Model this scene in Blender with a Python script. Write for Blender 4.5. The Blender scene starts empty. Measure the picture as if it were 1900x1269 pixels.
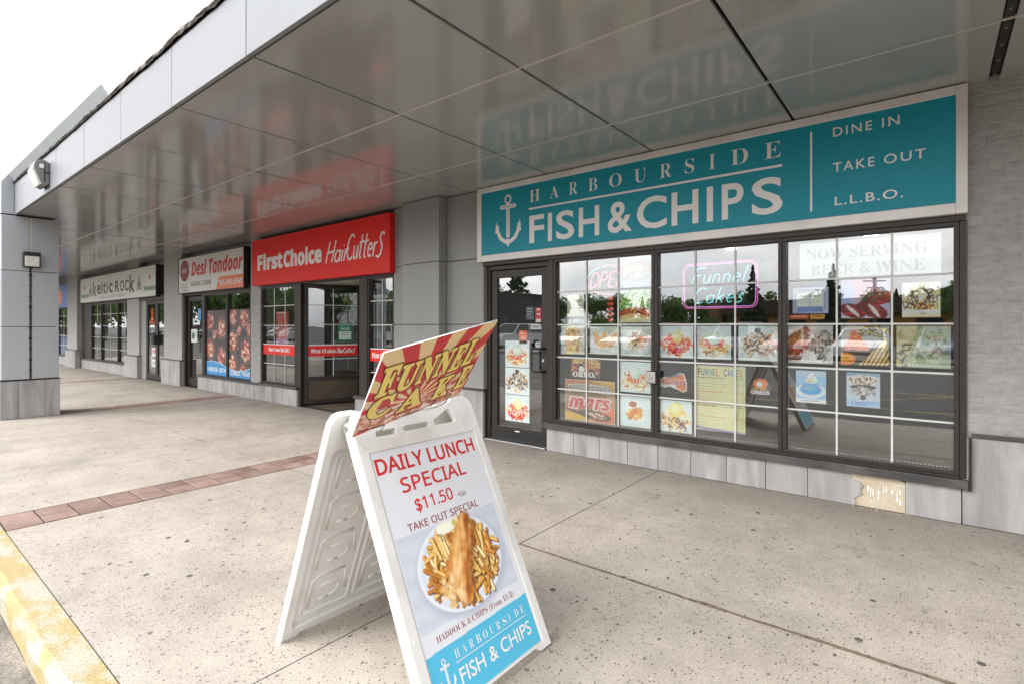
import bpy, bmesh, math, random
import numpy as np
from mathutils import Vector, Matrix
rnd = random.Random(7)
R = math.radians
sc = bpy.context.scene
COL = sc.collection

# ------------------------------------------------------------------ camera
CX, CF, HY, EYE, YAW = 950.0, 977.0, 606.0, 1.425, R(38.57)
cam = bpy.data.cameras.new('camera')
cam.sensor_width = 36.0
cam.lens = 36.0 * CF / 1900.0
cam.shift_y = -(634.5 - HY) / 1900.0
cam.clip_start = 0.05
cam.clip_end = 2000
camo = bpy.data.objects.new('camera', cam)
COL.objects.link(camo)
camo.location = (0, 0, EYE)
camo.rotation_euler = (R(90), 0, YAW)
sc.camera = camo

# ------------------------------------------------------------------ sky, sun, exposure
SUN_EL, SUN_AZ = 40, 205          # azimuth clockwise from +Y: behind the camera, a little to the left
w = bpy.data.worlds.new('World')
sc.world = w
w.use_nodes = True
nt = w.node_tree
N = nt.nodes
L = nt.links
bg = N['Background']
sky = N.new('ShaderNodeTexSky')
sky.sky_type = 'NISHITA'
sky.sun_disc = False
sky.sun_elevation = R(SUN_EL)
sky.sun_rotation = R(SUN_AZ)
sky.air_density = 1.0
sky.dust_density = 4.0
hs = N.new('ShaderNodeHueSaturation')
hs.inputs['Saturation'].default_value = 0.10
hs.inputs['Value'].default_value = 1.0
L.new(sky.outputs[0], hs.inputs['Color'])
tc = N.new('ShaderNodeTexCoord')
mp = N.new('ShaderNodeMapping')
mp.inputs['Scale'].default_value = (1.0, 1.0, 3.2)
L.new(tc.outputs['Generated'], mp.inputs['Vector'])
nz = N.new('ShaderNodeTexNoise')
nz.inputs['Scale'].default_value = 2.3
nz.inputs['Detail'].default_value = 7
nz.inputs['Roughness'].default_value = 0.55
L.new(mp.outputs[0], nz.inputs['Vector'])
rp = N.new('ShaderNodeValToRGB')
rp.color_ramp.elements[0].position = 0.33
rp.color_ramp.elements[0].color = (0.62, 0.64, 0.68, 1)
rp.color_ramp.elements[1].position = 0.66
rp.color_ramp.elements[1].color = (1.3, 1.28, 1.25, 1)
L.new(nz.outputs[0], rp.inputs[0])
mixs = N.new('ShaderNodeMix')
mixs.data_type = 'RGBA'
mixs.inputs[0].default_value = 0.6     # even cloud deck over the clear-sky gradient
mixs.inputs[7].default_value = (9.0, 9.1, 9.4, 1)
L.new(hs.outputs[0], mixs.inputs[6])
mul = N.new('ShaderNodeMix')
mul.data_type = 'RGBA'
mul.blend_type = 'MULTIPLY'
mul.inputs[0].default_value = 1.0
L.new(mixs.outputs[2], mul.inputs[6])
L.new(rp.outputs[0], mul.inputs[7])
L.new(mul.outputs[2], bg.inputs['Color'])
bg.inputs['Strength'].default_value = 0.15
sun = bpy.data.lights.new('sun', 'SUN')
sun.energy = 1.3
sun.angle = R(35)
sun.color = (1.0, 0.96, 0.9)
suno = bpy.data.objects.new('sun', sun)
COL.objects.link(suno)
_d = Vector((math.sin(R(SUN_AZ)) * math.cos(R(SUN_EL)), math.cos(R(SUN_AZ)) * math.cos(R(SUN_EL)), math.sin(R(SUN_EL))))
suno.rotation_euler = _d.to_track_quat('Z', 'Y').to_euler()
suno.location = (-4, -6, 12)
sc.view_settings.view_transform = 'Standard'
sc.view_settings.look = 'None'
sc.view_settings.gamma = 1
sc.view_settings.exposure = 1.12
sc.view_settings.use_curve_mapping = False
try:
    sc.cycles.max_bounces = 10
    sc.cycles.transparent_max_bounces = 16
    sc.cycles.caustics_reflective = False
    sc.cycles.caustics_refractive = False
    sc.cycles.sample_clamp_indirect = 6
except Exception:
    pass


# ------------------------------------------------------------------ materials
def lin(c):
    return tuple(((x / 12.92) if x <= 0.04045 else ((x + 0.055) / 1.055) ** 2.4) for x in c)


def s8(r, g, b):
    return lin((r / 255, g / 255, b / 255))


MATS = {}


def newmat(name):
    m = bpy.data.materials.new(name)
    m.use_nodes = True
    MATS[name] = m
    return m, m.node_tree.nodes, m.node_tree.links, m.node_tree.nodes['Principled BSDF']


def pm(name, col, rough=0.5, metal=0.0, var=0.0, vscale=6.0, stretch=(1, 1, 1), bump=0.0, bscale=60.0, ior=1.5, emit=None, es=1.0, rvar=0.0, rand=0.0):
    """plain principled with procedural tint variation, object-random tint and fine relief"""
    m, n, l, b = newmat(name)
    b.inputs['Roughness'].default_value = rough
    b.inputs['Metallic'].default_value = metal
    b.inputs['IOR'].default_value = ior
    tcn = n.new('ShaderNodeTexCoord')
    oi = n.new('ShaderNodeObjectInfo')
    add = n.new('ShaderNodeVectorMath')
    add.operation = 'ADD'
    l.new(tcn.outputs['Object'], add.inputs[0])
    l.new(oi.outputs['Location'], add.inputs[1])
    mpn = n.new('ShaderNodeMapping')
    mpn.inputs['Scale'].default_value = stretch
    l.new(add.outputs[0], mpn.inputs['Vector'])
    t = n.new('ShaderNodeTexNoise')
    t.inputs['Scale'].default_value = vscale
    t.inputs['Detail'].default_value = 5
    l.new(mpn.outputs[0], t.inputs['Vector'])
    r = n.new('ShaderNodeValToRGB')
    a = tuple(max(0, c * (1 - var)) for c in col)
    z = tuple(min(1, c * (1 + var)) for c in col)
    r.color_ramp.elements[0].position = 0.3
    r.color_ramp.elements[1].position = 0.7
    r.color_ramp.elements[0].color = (*a, 1)
    r.color_ramp.elements[1].color = (*z, 1)
    l.new(t.outputs[0], r.inputs[0])
    out = r.outputs[0]
    if rand > 0:
        hsn = n.new('ShaderNodeHueSaturation')
        mr = n.new('ShaderNodeMapRange')
        mr.inputs['To Min'].default_value = 1 - rand
        mr.inputs['To Max'].default_value = 1 + rand
        l.new(oi.outputs['Random'], mr.inputs['Value'])
        l.new(mr.outputs[0], hsn.inputs['Value'])
        l.new(out, hsn.inputs['Color'])
        out = hsn.outputs[0]
    l.new(out, b.inputs['Base Color'])
    if rvar > 0:
        mr2 = n.new('ShaderNodeMapRange')
        mr2.inputs['To Min'].default_value = max(0.02, rough - rvar)
        mr2.inputs['To Max'].default_value = rough + rvar
        l.new(t.outputs[0], mr2.inputs['Value'])
        l.new(mr2.outputs[0], b.inputs['Roughness'])
    if bump > 0:
        t2 = n.new('ShaderNodeTexNoise')
        t2.inputs['Scale'].default_value = bscale
        t2.inputs['Detail'].default_value = 4
        l.new(mpn.outputs[0], t2.inputs['Vector'])
        bp = n.new('ShaderNodeBump')
        bp.inputs['Strength'].default_value = bump
        bp.inputs['Distance'].default_value = 0.01
        l.new(t2.outputs[0], bp.inputs['Height'])
        l.new(bp.outputs[0], b.inputs['Normal'])
    if emit:
        b.inputs['Emission Color'].default_value = (*emit, 1)
        b.inputs['Emission Strength'].default_value = es
    return m


def mat_concrete():
    m, n, l, b = newmat('exposed_aggregate_concrete')
    geo = n.new('ShaderNodeNewGeometry')
    P = geo.outputs['Position']

    def noise(s, d=4, ro=0.55):
        t = n.new('ShaderNodeTexNoise')
        t.inputs['Scale'].default_value = s
        t.inputs['Detail'].default_value = d
        t.inputs['Roughness'].default_value = ro
        l.new(P, t.inputs['Vector'])
        return t.outputs[0]

    def ramp(src, stops):
        r = n.new('ShaderNodeValToRGB')
        e = r.color_ramp.elements
        while len(e) < len(stops):
            e.new(0.5)
        for k, (p, c) in enumerate(stops):
            e[k].position = p
            e[k].color = (*c, 1) if isinstance(c, tuple) else (c, c, c, 1)
        l.new(src, r.inputs[0])
        return r.outputs[0]

    def mix(a, bb, f, mode='MIX'):
        x = n.new('ShaderNodeMix')
        x.data_type = 'RGBA'
        x.blend_type = mode
        for sck, v in ((x.inputs[6], a), (x.inputs[7], bb)):
            if isinstance(v, tuple):
                sck.default_value = (*v, 1)
            else:
                l.new(v, sck)
        if isinstance(f, float):
            x.inputs[0].default_value = f
        else:
            l.new(f, x.inputs[0])
        return x.outputs[2]

    def voro(scale, thr0, thr1, randthr=None, stretch=None):
        v = n.new('ShaderNodeTexVoronoi')
        v.inputs['Scale'].default_value = scale
        if stretch:
            mpp = n.new('ShaderNodeMapping')
            mpp.inputs['Scale'].default_value = stretch
            l.new(P, mpp.inputs['Vector'])
            l.new(mpp.outputs[0], v.inputs['Vector'])
        else:
            l.new(P, v.inputs['Vector'])
        d = ramp(v.outputs['Distance'], [(thr0, 1.0), (thr1, 0.0)])
        if randthr is not None:
            sp = n.new('ShaderNodeSeparateColor')
            l.new(v.outputs['Color'], sp.inputs[0])
            g = ramp(sp.outputs[0], [(randthr, 0.0), (randthr + 0.01, 1.0)])
            d = mix((0, 0, 0), d, g)
        return d
    base = ramp(noise(1.3, 5), [(0.3, (0.36, 0.32, 0.272)), (0.7, (0.48, 0.432, 0.375))])
    base = mix(base, ramp(noise(5, 6, 0.7), [(0.3, 0.84), (0.7, 1.12)]), 0.8, 'MULTIPLY')
    # grit
    base = mix(base, ramp(noise(130, 3, 0.8), [(0.34, 0.5), (0.5, 1.0), (0.66, 1.3)]), 0.75, 'MULTIPLY')
    base = mix(base, (0.13, 0.105, 0.085), voro(62, 0.2, 0.34, 0.70))
    base = mix(base, (0.56, 0.51, 0.44), voro(85, 0.2, 0.36, 0.76))
    base = mix(base, (0.07, 0.055, 0.05), voro(26, 0.14, 0.2, 0.87, (1.6, 0.8, 1)))
    # trodden gum and drip spots
    base = mix(base, ramp(noise(0.8, 7, 0.72), [(0.38, 0.74), (0.52, 1.0), (0.7, 1.08)]), 0.45, 'MULTIPLY')
    base = mix(base, (0.085, 0.075, 0.065), voro(5.2, 0.075, 0.1, 0.55))
    base = mix(base, (0.10, 0.085, 0.07), voro(11, 0.08, 0.13, 0.66, (1.4, 0.7, 1)))
    base = mix(base, (0.16, 0.14, 0.12), voro(8.5, 0.09, 0.14, 0.68, (1, 1.3, 1)))
    # damp dirt close to the shop wall
    sx = n.new('ShaderNodeSeparateXYZ')
    l.new(P, sx.inputs[0])
    sm = n.new('ShaderNodeMath')
    sm.operation = 'ADD'
    l.new(sx.outputs[1], sm.inputs[0])
    nn = n.new('ShaderNodeMath')
    nn.operation = 'MULTIPLY'
    nn.inputs[1].default_value = 1.2
    l.new(noise(2.5, 5, 0.65), nn.inputs[0])
    l.new(nn.outputs[0], sm.inputs[1])
    mr = n.new('ShaderNodeMapRange')
    mr.inputs['From Min'].default_value = 5.0
    mr.inputs['From Max'].default_value = 5.75
    mr.inputs['To Min'].default_value = 0.0
    mr.inputs['To Max'].default_value = 0.55
    l.new(sm.outputs[0], mr.inputs['Value'])
    base = mix(base, (0.17, 0.15, 0.135), mr.outputs[0])
    l.new(base, b.inputs['Base Color'])
    b.inputs['Roughness'].default_value = 0.85
    bp = n.new('ShaderNodeBump')
    bp.inputs['Strength'].default_value = 0.35
    bp.inputs['Distance'].default_value = 0.004
    l.new(noise(160, 3, 0.7), bp.inputs['Height'])
    l.new(bp.outputs[0], b.inputs['Normal'])
    return m


def mat_two(name, c1, c2, scale, lo, hi, rough=0.6, stretch=(1, 1, 1), rot=(0, 0, 0), bump=0.0, detail=6, fine=0.0, rand=0.0, dist=0.0):
    """two colours broken up by world-space noise"""
    m, n, l, b = newmat(name)
    geo = n.new('ShaderNodeTexCoord')
    oi = n.new('ShaderNodeObjectInfo')
    vm = n.new('ShaderNodeVectorMath')
    vm.operation = 'MULTIPLY_ADD'
    vm.inputs[1].default_value = (7.3, 7.3, 7.3)
    l.new(oi.outputs['Location'], vm.inputs[0])
    l.new(geo.outputs['Object'], vm.inputs[2])
    mpn = n.new('ShaderNodeMapping')
    mpn.inputs['Scale'].default_value = stretch
    mpn.inputs['Rotation'].default_value = rot
    l.new(vm.outputs[0], mpn.inputs['Vector'])
    t = n.new('ShaderNodeTexNoise')
    t.inputs['Scale'].default_value = scale
    t.inputs['Detail'].default_value = detail
    t.inputs['Distortion'].default_value = dist
    l.new(mpn.outputs[0], t.inputs['Vector'])
    r = n.new('ShaderNodeValToRGB')
    r.color_ramp.elements[0].position = lo
    r.color_ramp.elements[1].position = hi
    r.color_ramp.elements[0].color = (*c1, 1)
    r.color_ramp.elements[1].color = (*c2, 1)
    l.new(t.outputs[0], r.inputs[0])
    out = r.outputs[0]
    if fine > 0:
        t3 = n.new('ShaderNodeTexNoise')
        t3.inputs['Scale'].default_value = 90
        t3.inputs['Detail'].default_value = 3
        l.new(vm.outputs[0], t3.inputs['Vector'])
        r3 = n.new('ShaderNodeValToRGB')
        r3.color_ramp.elements[0].position = 0.3
        r3.color_ramp.elements[1].position = 0.7
        r3.color_ramp.elements[0].color = (1 - fine, 1 - fine, 1 - fine, 1)
        r3.color_ramp.elements[1].color = (1 + fine, 1 + fine, 1 + fine, 1)
        l.new(t3.outputs[0], r3.inputs[0])
        x = n.new('ShaderNodeMix')
        x.data_type = 'RGBA'
        x.blend_type = 'MULTIPLY'
        x.inputs[0].default_value = 1
        l.new(out, x.inputs[6])
        l.new(r3.outputs[0], x.inputs[7])
        out = x.outputs[2]
    if rand > 0:
        hsn = n.new('ShaderNodeHueSaturation')
        mr = n.new('ShaderNodeMapRange')
        mr.inputs['To Min'].default_value = 1 - rand
        mr.inputs['To Max'].default_value = 1 + rand
        l.new(oi.outputs['Random'], mr.inputs['Value'])
        l.new(mr.outputs[0], hsn.inputs['Value'])
        l.new(out, hsn.inputs['Color'])
        out = hsn.outputs[0]
    l.new(out, b.inputs['Base Color'])
    b.inputs['Roughness'].default_value = rough
    if bump > 0:
        bp = n.new('ShaderNodeBump')
        bp.inputs['Strength'].default_value = bump
        bp.inputs['Distance'].default_value = 0.01
        l.new(t.outputs[0], bp.inputs['Height'])
        l.new(bp.outputs[0], b.inputs['Normal'])
    return m


def mat_glass():
    m, n, l, b = newmat('window_glass')
    n.remove(b)
    o = n['Material Output']
    tr = n.new('ShaderNodeBsdfTransparent')
    tr.inputs[0].default_value = (0.955, 0.975, 0.97, 1)
    gl = n.new('ShaderNodeBsdfGlossy')
    gl.inputs['Roughness'].default_value = 0.0
    gl.inputs['Color'].default_value = (1, 1, 1, 1)
    # Schlick reflectance, the same for both faces of the sheet
    gi = n.new('ShaderNodeNewGeometry')
    dt_ = n.new('ShaderNodeVectorMath')
    dt_.operation = 'DOT_PRODUCT'
    l.new(gi.outputs['Incoming'], dt_.inputs[0])
    l.new(gi.outputs['Normal'], dt_.inputs[1])
    prev = dt_.outputs['Value']
    for op, a, b2 in (('ABSOLUTE', None, None), ('SUBTRACT', 1.0, None), ('POWER', None, 5.0), ('MULTIPLY_ADD', None, 0.86)):
        q = n.new('ShaderNodeMath')
        q.operation = op
        if op == 'SUBTRACT':
            q.inputs[0].default_value = 1.0
            l.new(prev, q.inputs[1])
        else:
            l.new(prev, q.inputs[0])
            if b2 is not None: q.inputs[1].default_value = b2
        if op == 'MULTIPLY_ADD': q.inputs[2].default_value = 0.135
        prev = q.outputs[0]
    fr = q
    # a little waviness so that reflections are not ruler straight
    t = n.new('ShaderNodeTexNoise')
    t.inputs['Scale'].default_value = 1.6
    t.inputs['Detail'].default_value = 1
    g = n.new('ShaderNodeNewGeometry')
    l.new(g.outputs['Position'], t.inputs['Vector'])
    bp = n.new('ShaderNodeBump')
    bp.inputs['Strength'].default_value = 0.03
    bp.inputs['Distance'].default_value = 0.02
    l.new(t.outputs[0], bp.inputs['Height'])
    l.new(bp.outputs[0], gl.inputs['Normal'])
    mx = n.new('ShaderNodeMixShader')
    l.new(fr.outputs[0], mx.inputs[0])
    l.new(tr.outputs[0], mx.inputs[1])
    l.new(gl.outputs[0], mx.inputs[2])
    l.new(mx.outputs[0], o.inputs[0])
    return m


def mat_print(name='printed_picture', rough=0.35):
    m, n, l, b = newmat(name)
    a = n.new('ShaderNodeVertexColor')
    a.layer_name = 'Col'
    l.new(a.outputs[0], b.inputs['Base Color'])
    b.inputs['Roughness'].default_value = rough
    return m


def mat_brick_wall(name):
    """painted brick that is too far away to tell the bricks apart"""
    m, n, l, b = newmat(name)
    g = n.new('ShaderNodeNewGeometry')
    sx = n.new('ShaderNodeSeparateXYZ')
    l.new(g.outputs['Position'], sx.inputs[0])
    cb = n.new('ShaderNodeCombineXYZ')
    ad = n.new('ShaderNodeMath')
    ad.operation = 'ADD'
    l.new(sx.outputs[0], ad.inputs[0])
    l.new(sx.outputs[1], ad.inputs[1])
    l.new(ad.outputs[0], cb.inputs[0])
    l.new(sx.outputs[2], cb.inputs[1])
    br = n.new('ShaderNodeTexBrick')
    br.inputs['Scale'].default_value = 1
    br.inputs['Brick Width'].default_value = 0.2
    br.inputs['Row Height'].default_value = 0.0708
    br.inputs['Mortar Size'].default_value = 0.006
    br.inputs['Color1'].default_value = (0.355, 0.35, 0.34, 1)
    br.inputs['Color2'].default_value = (0.39, 0.385, 0.375, 1)
    br.inputs['Mortar'].default_value = (0.33, 0.325, 0.315, 1)
    l.new(cb.outputs[0], br.inputs['Vector'])
    l.new(br.outputs[0], b.inputs['Base Color'])
    b.inputs['Roughness'].default_value = 0.7
    bp = n.new('ShaderNodeBump')
    bp.inputs['Strength'].default_value = 0.3
    bp.inputs['Distance'].default_value = 0.004
    bp.invert = True
    l.new(br.outputs['Fac'], bp.inputs['Height'])
    l.new(bp.outputs[0], b.inputs['Normal'])
    return m


M = MATS
mat_concrete(); mat_glass(); mat_print(); mat_brick_wall('grey_brick_far')
mat_two('stone_tile', (0.25, 0.242, 0.238), (0.43, 0.418, 0.408), 2.2, 0.32, 0.68, 0.42, (3.2, 3.2, 0.55), (0, R(28), 0), 0.05, 7, 0.05, 0.05, 0.6)
mat_two('yellow_kerb_paint', (0.40, 0.315, 0.15), (0.42, 0.39, 0.31), 3.4, 0.44, 0.54, 0.8, (1, 2, 2), (0, 0, 0), 0.3, 10, 0.25)
mat_two('asphalt', (0.05, 0.049, 0.047), (0.085, 0.082, 0.078), 1.1, 0.3, 0.7, 0.85, (1, 1, 1), (0, 0, 0), 0.1, 8, 0.35)
mat_two('worn_asphalt_edge', (0.13, 0.115, 0.10), (0.30, 0.27, 0.235), 3.0, 0.35, 0.65, 0.9, (1, 1, 1), (0, 0, 0), 0.4, 10, 0.4)
mat_two('road_yellow_paint', (0.09, 0.08, 0.06), (0.5, 0.38, 0.10), 6, 0.35, 0.5, 0.8, (1, 1, 1), (0, 0, 0), 0, 8, 0.2)
mat_two('red_paver', (0.215, 0.125, 0.10), (0.32, 0.225, 0.19), 6, 0.3, 0.7, 0.75, (1, 1, 1), (0, 0, 0), 0.2, 7, 0.18, 0.22)
mat_two('painted_brick', (0.27, 0.26, 0.25), (0.375, 0.365, 0.35), 16, 0.25, 0.6, 0.6, (.8, 1, 1.6), (0, 0, 0), 0.75, 5, 0.06, 0.07)
mat_two('bare_mortar', (0.50, 0.42, 0.30), (0.60, 0.53, 0.42), 9, 0.3, 0.7, 0.9, (1, 1, 1), (0, 0, 0), 0.3, 6, 0.1)
mat_two('foliage', (0.06, 0.11, 0.028), (0.16, 0.25, 0.065), 1.1, 0.3, 0.7, 0.75, rand=0.25)
mat_two('conifer_foliage', (0.022, 0.045, 0.024), (0.05, 0.09, 0.04), 1.3, 0.3, 0.7, 0.8, rand=0.2)
for nm_ in ('foliage', 'conifer_foliage'):
    n_ = MATS[nm_].node_tree
    b_ = n_.nodes['Principled BSDF']
    t_ = n_.nodes.new('ShaderNodeBsdfTranslucent')
    x_ = n_.nodes.new('ShaderNodeMixShader')
    x_.inputs[0].default_value = 0.4
    n_.links.new(b_.inputs['Base Color'].links[0].from_socket, t_.inputs['Color'])
    n_.links.new(b_.outputs[0], x_.inputs[1]); n_.links.new(t_.outputs[0], x_.inputs[2])
    n_.links.new(x_.outputs[0], n_.nodes['Material Output'].inputs[0])
mat_two('bark', (0.05, 0.04, 0.03), (0.11, 0.09, 0.07), 5, 0.3, 0.7, 0.9)
mat_two('white_plastic', (0.62, 0.60, 0.56), (0.75, 0.74, 0.715), 5.0, 0.28, 0.5, 0.42, (1, 1, 1), (0, 0, 0), 0.03, 8, 0.03)
mat_two('cap_flashing', (0.035, 0.028, 0.024), (0.30, 0.26, 0.22), 7, 0.35, 0.68, 0.45, (1.2, 9, 9), (0, 0, 0), 1.0, 6, 0.3)
pm('wall_panel_grey', (0.285, 0.288, 0.285), 0.38, 0.0, 0.04, 2.5, (1, 1, .3), 0.02, 40, rand=0.03)
pm('column_panel', (0.40, 0.42, 0.44), 0.35, 0.15, 0.05, 1.5, (1, 1, .3), 0.0, rand=0.03)
pm('soffit_panel', (0.375, 0.375, 0.37), 0.11, 0.12, 0.06, 1.3, (1, 1, 1), 0.012, 9, rvar=0.03, rand=0.035)
pm('fascia_panel', (0.215, 0.225, 0.24), 0.45, 0.0, 0.03, 1.5, rand=0.03)
pm('joint_dark', (0.02, 0.018, 0.016), 0.9)
pm('joint_light', (0.55, 0.51, 0.45), 0.4)
pm('grout', (0.07, 0.06, 0.05), 0.95)
pm('joint_soil', (0.17, 0.13, 0.095), 0.95, var=.6, vscale=30, bump=.8, bscale=90)
pm('brick_mortar', (0.40, 0.39, 0.375), 0.9, bump=0.3)
pm('bronze_frame', (0.034, 0.026, 0.022), 0.42, 0.2, 0.12, 5, bump=0.0, rand=0.05)
pm('bronze_kick', (0.10, 0.075, 0.05), 0.5, 0.2, 0.15, 3)
pm('sill_metal', (0.075, 0.073, 0.072), 0.5, 0.2, 0.35, 5, (1, 2, 2), 0.1, 30)
pm('muntin_white', (0.66, 0.66, 0.64), 0.4)
pm('sign_frame', (0.78, 0.75, 0.72), 0.4, 0.1, 0.10, 3, bump=0.05)
pm('sign_teal', (0.003, 0.29, 0.38), 0.5, 0.0, 0.03, 1)
pm('sign_red', (0.80, 0.018, 0.012), 0.5)
pm('sign_white', (0.74, 0.73, 0.69), 0.35, 0.0, 0.04, 2)
pm('sign_orange', (0.80, 0.17, 0.03), 0.3)
pm('sign_blue', (0.03, 0.12, 0.50), 0.3)
pm('black_metal', (0.014, 0.013, 0.013), 0.45)
pm('vinyl_white', (0.83, 0.82, 0.80), 0.35)
pm('vinyl_red', (0.62, 0.03, 0.03), 0.35)
pm('vinyl_darkred', (0.30, 0.03, 0.03), 0.35)
pm('vinyl_black', (0.03, 0.03, 0.03), 0.4)
pm('vinyl_grey', (0.27, 0.27, 0.28), 0.4)
pm('vinyl_green', (0.01, 0.16, 0.05), 0.35)
pm('vinyl_teal', (0.02, 0.42, 0.58), 0.35)
pm('vinyl_sky', (0.13, 0.55, 0.75), 0.35)
pm('vinyl_yellow', (0.88, 0.70, 0.16), 0.35)
pm('vinyl_blue', (0.04, 0.16, 0.55), 0.35)
pm('vinyl_orange', (0.80, 0.22, 0.05), 0.35)
pm('vinyl_outline', (0.08, 0.018, 0.012), 0.4)
pm('vinyl_logo_green', (0.04, 0.05, 0.045), 0.4)
pm('paper_text', (0.10, 0.08, 0.07), 0.6)
pm('room_floor', (0.16, 0.13, 0.10), 0.5, var=0.2)
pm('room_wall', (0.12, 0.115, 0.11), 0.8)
pm('room_wall_pale', (0.30, 0.29, 0.27), 0.8)
pm('ceiling_white', (0.62, 0.60, 0.55), 0.8)
pm('lamp_glow', (0.8, 0.8, 0.8), 0.5, emit=(1, 0.95, 0.85), es=2)
pm('neon_pink', (0.9, 0.3, 0.3), 0.4, emit=(1.0, 0.20, 0.20), es=.42)
pm('neon_violet', (0.8, 0.4, 0.9), 0.4, emit=(0.8, 0.35, 1.0), es=.25)
pm('neon_green', (0.3, 0.9, 0.6), 0.4, emit=(0.15, 0.9, 0.45), es=.4)
pm('neon_cyan', (0.4, 0.9, 0.95), 0.4, emit=(0.12, 0.85, 1.0), es=.24)
pm('neon_magenta', (0.9, 0.3, 0.6), 0.4, emit=(0.95, 0.12, 0.45), es=.16)
pm('led_red', (0.4, 0.02, 0.02), 0.4, emit=(0.9, 0.05, 0.03), es=.15)
pm('steel', (0.55, 0.54, 0.53), 0.3, 0.8)
pm('lamp_lens', (0.66, 0.65, 0.60), 0.15, 0.0, 0.15, 25)
pm('lamp_housing', (0.20, 0.19, 0.185), 0.5, 0.3)
pm('chair_dark', (0.03, 0.03, 0.03), 0.5)
pm('car_glass', (0.02, 0.025, 0.03), 0.05)
pm('tyre', (0.02, 0.02, 0.02), 0.8)
pm('headlight', (0.75, 0.75, 0.75), 0.1)
pm('tail_light', (0.4, 0.02, 0.02), 0.2)
for nme, c in dict(white=(0.75, 0.75, 0.75), silver=(0.42, 0.43, 0.45), black=(0.02, 0.02, 0.022), red=(0.45, 0.02, 0.02), grey=(0.14, 0.145, 0.15), blue=(0.03, 0.07, 0.2)).items():
    pm('car_paint_' + nme, c, 0.18, 0.1)
pm('far_building_dark', (0.03, 0.032, 0.036), 0.6)
pm('far_building_brown', (0.22, 0.12, 0.06), 0.7, var=0.1)
pm('far_roof_brown', (0.06, 0.045, 0.035), 0.8)
pm('far_wall_yellow', (0.50, 0.26, 0.07), 0.7)
pm('pole_wood', (0.12, 0.08, 0.05), 0.8)
pm('planter_kerb', (0.40, 0.38, 0.34), 0.85, var=0.1)


# ------------------------------------------------------------------ helpers
ORG = {}


def org(o):
    return ORG.get(o.name, Vector((0, 0, 0))) if o is not None else Vector((0, 0, 0))


def tag(o, label=None, cat=None, group=None, kind=None):
    if label: o['label'] = label
    if cat: o['category'] = cat
    if group: o['group'] = group
    if kind: o['kind'] = kind
    return o


def thing(name, loc, label=None, cat=None, group=None, kind=None, rotz=0.0):
    o = bpy.data.objects.new(name, None)
    o.empty_display_size = 0.2
    COL.objects.link(o)
    o.location = loc
    o.rotation_euler = (0, 0, rotz)
    ORG[o.name] = Vector(loc)
    return tag(o, label, cat, group, kind)


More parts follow.
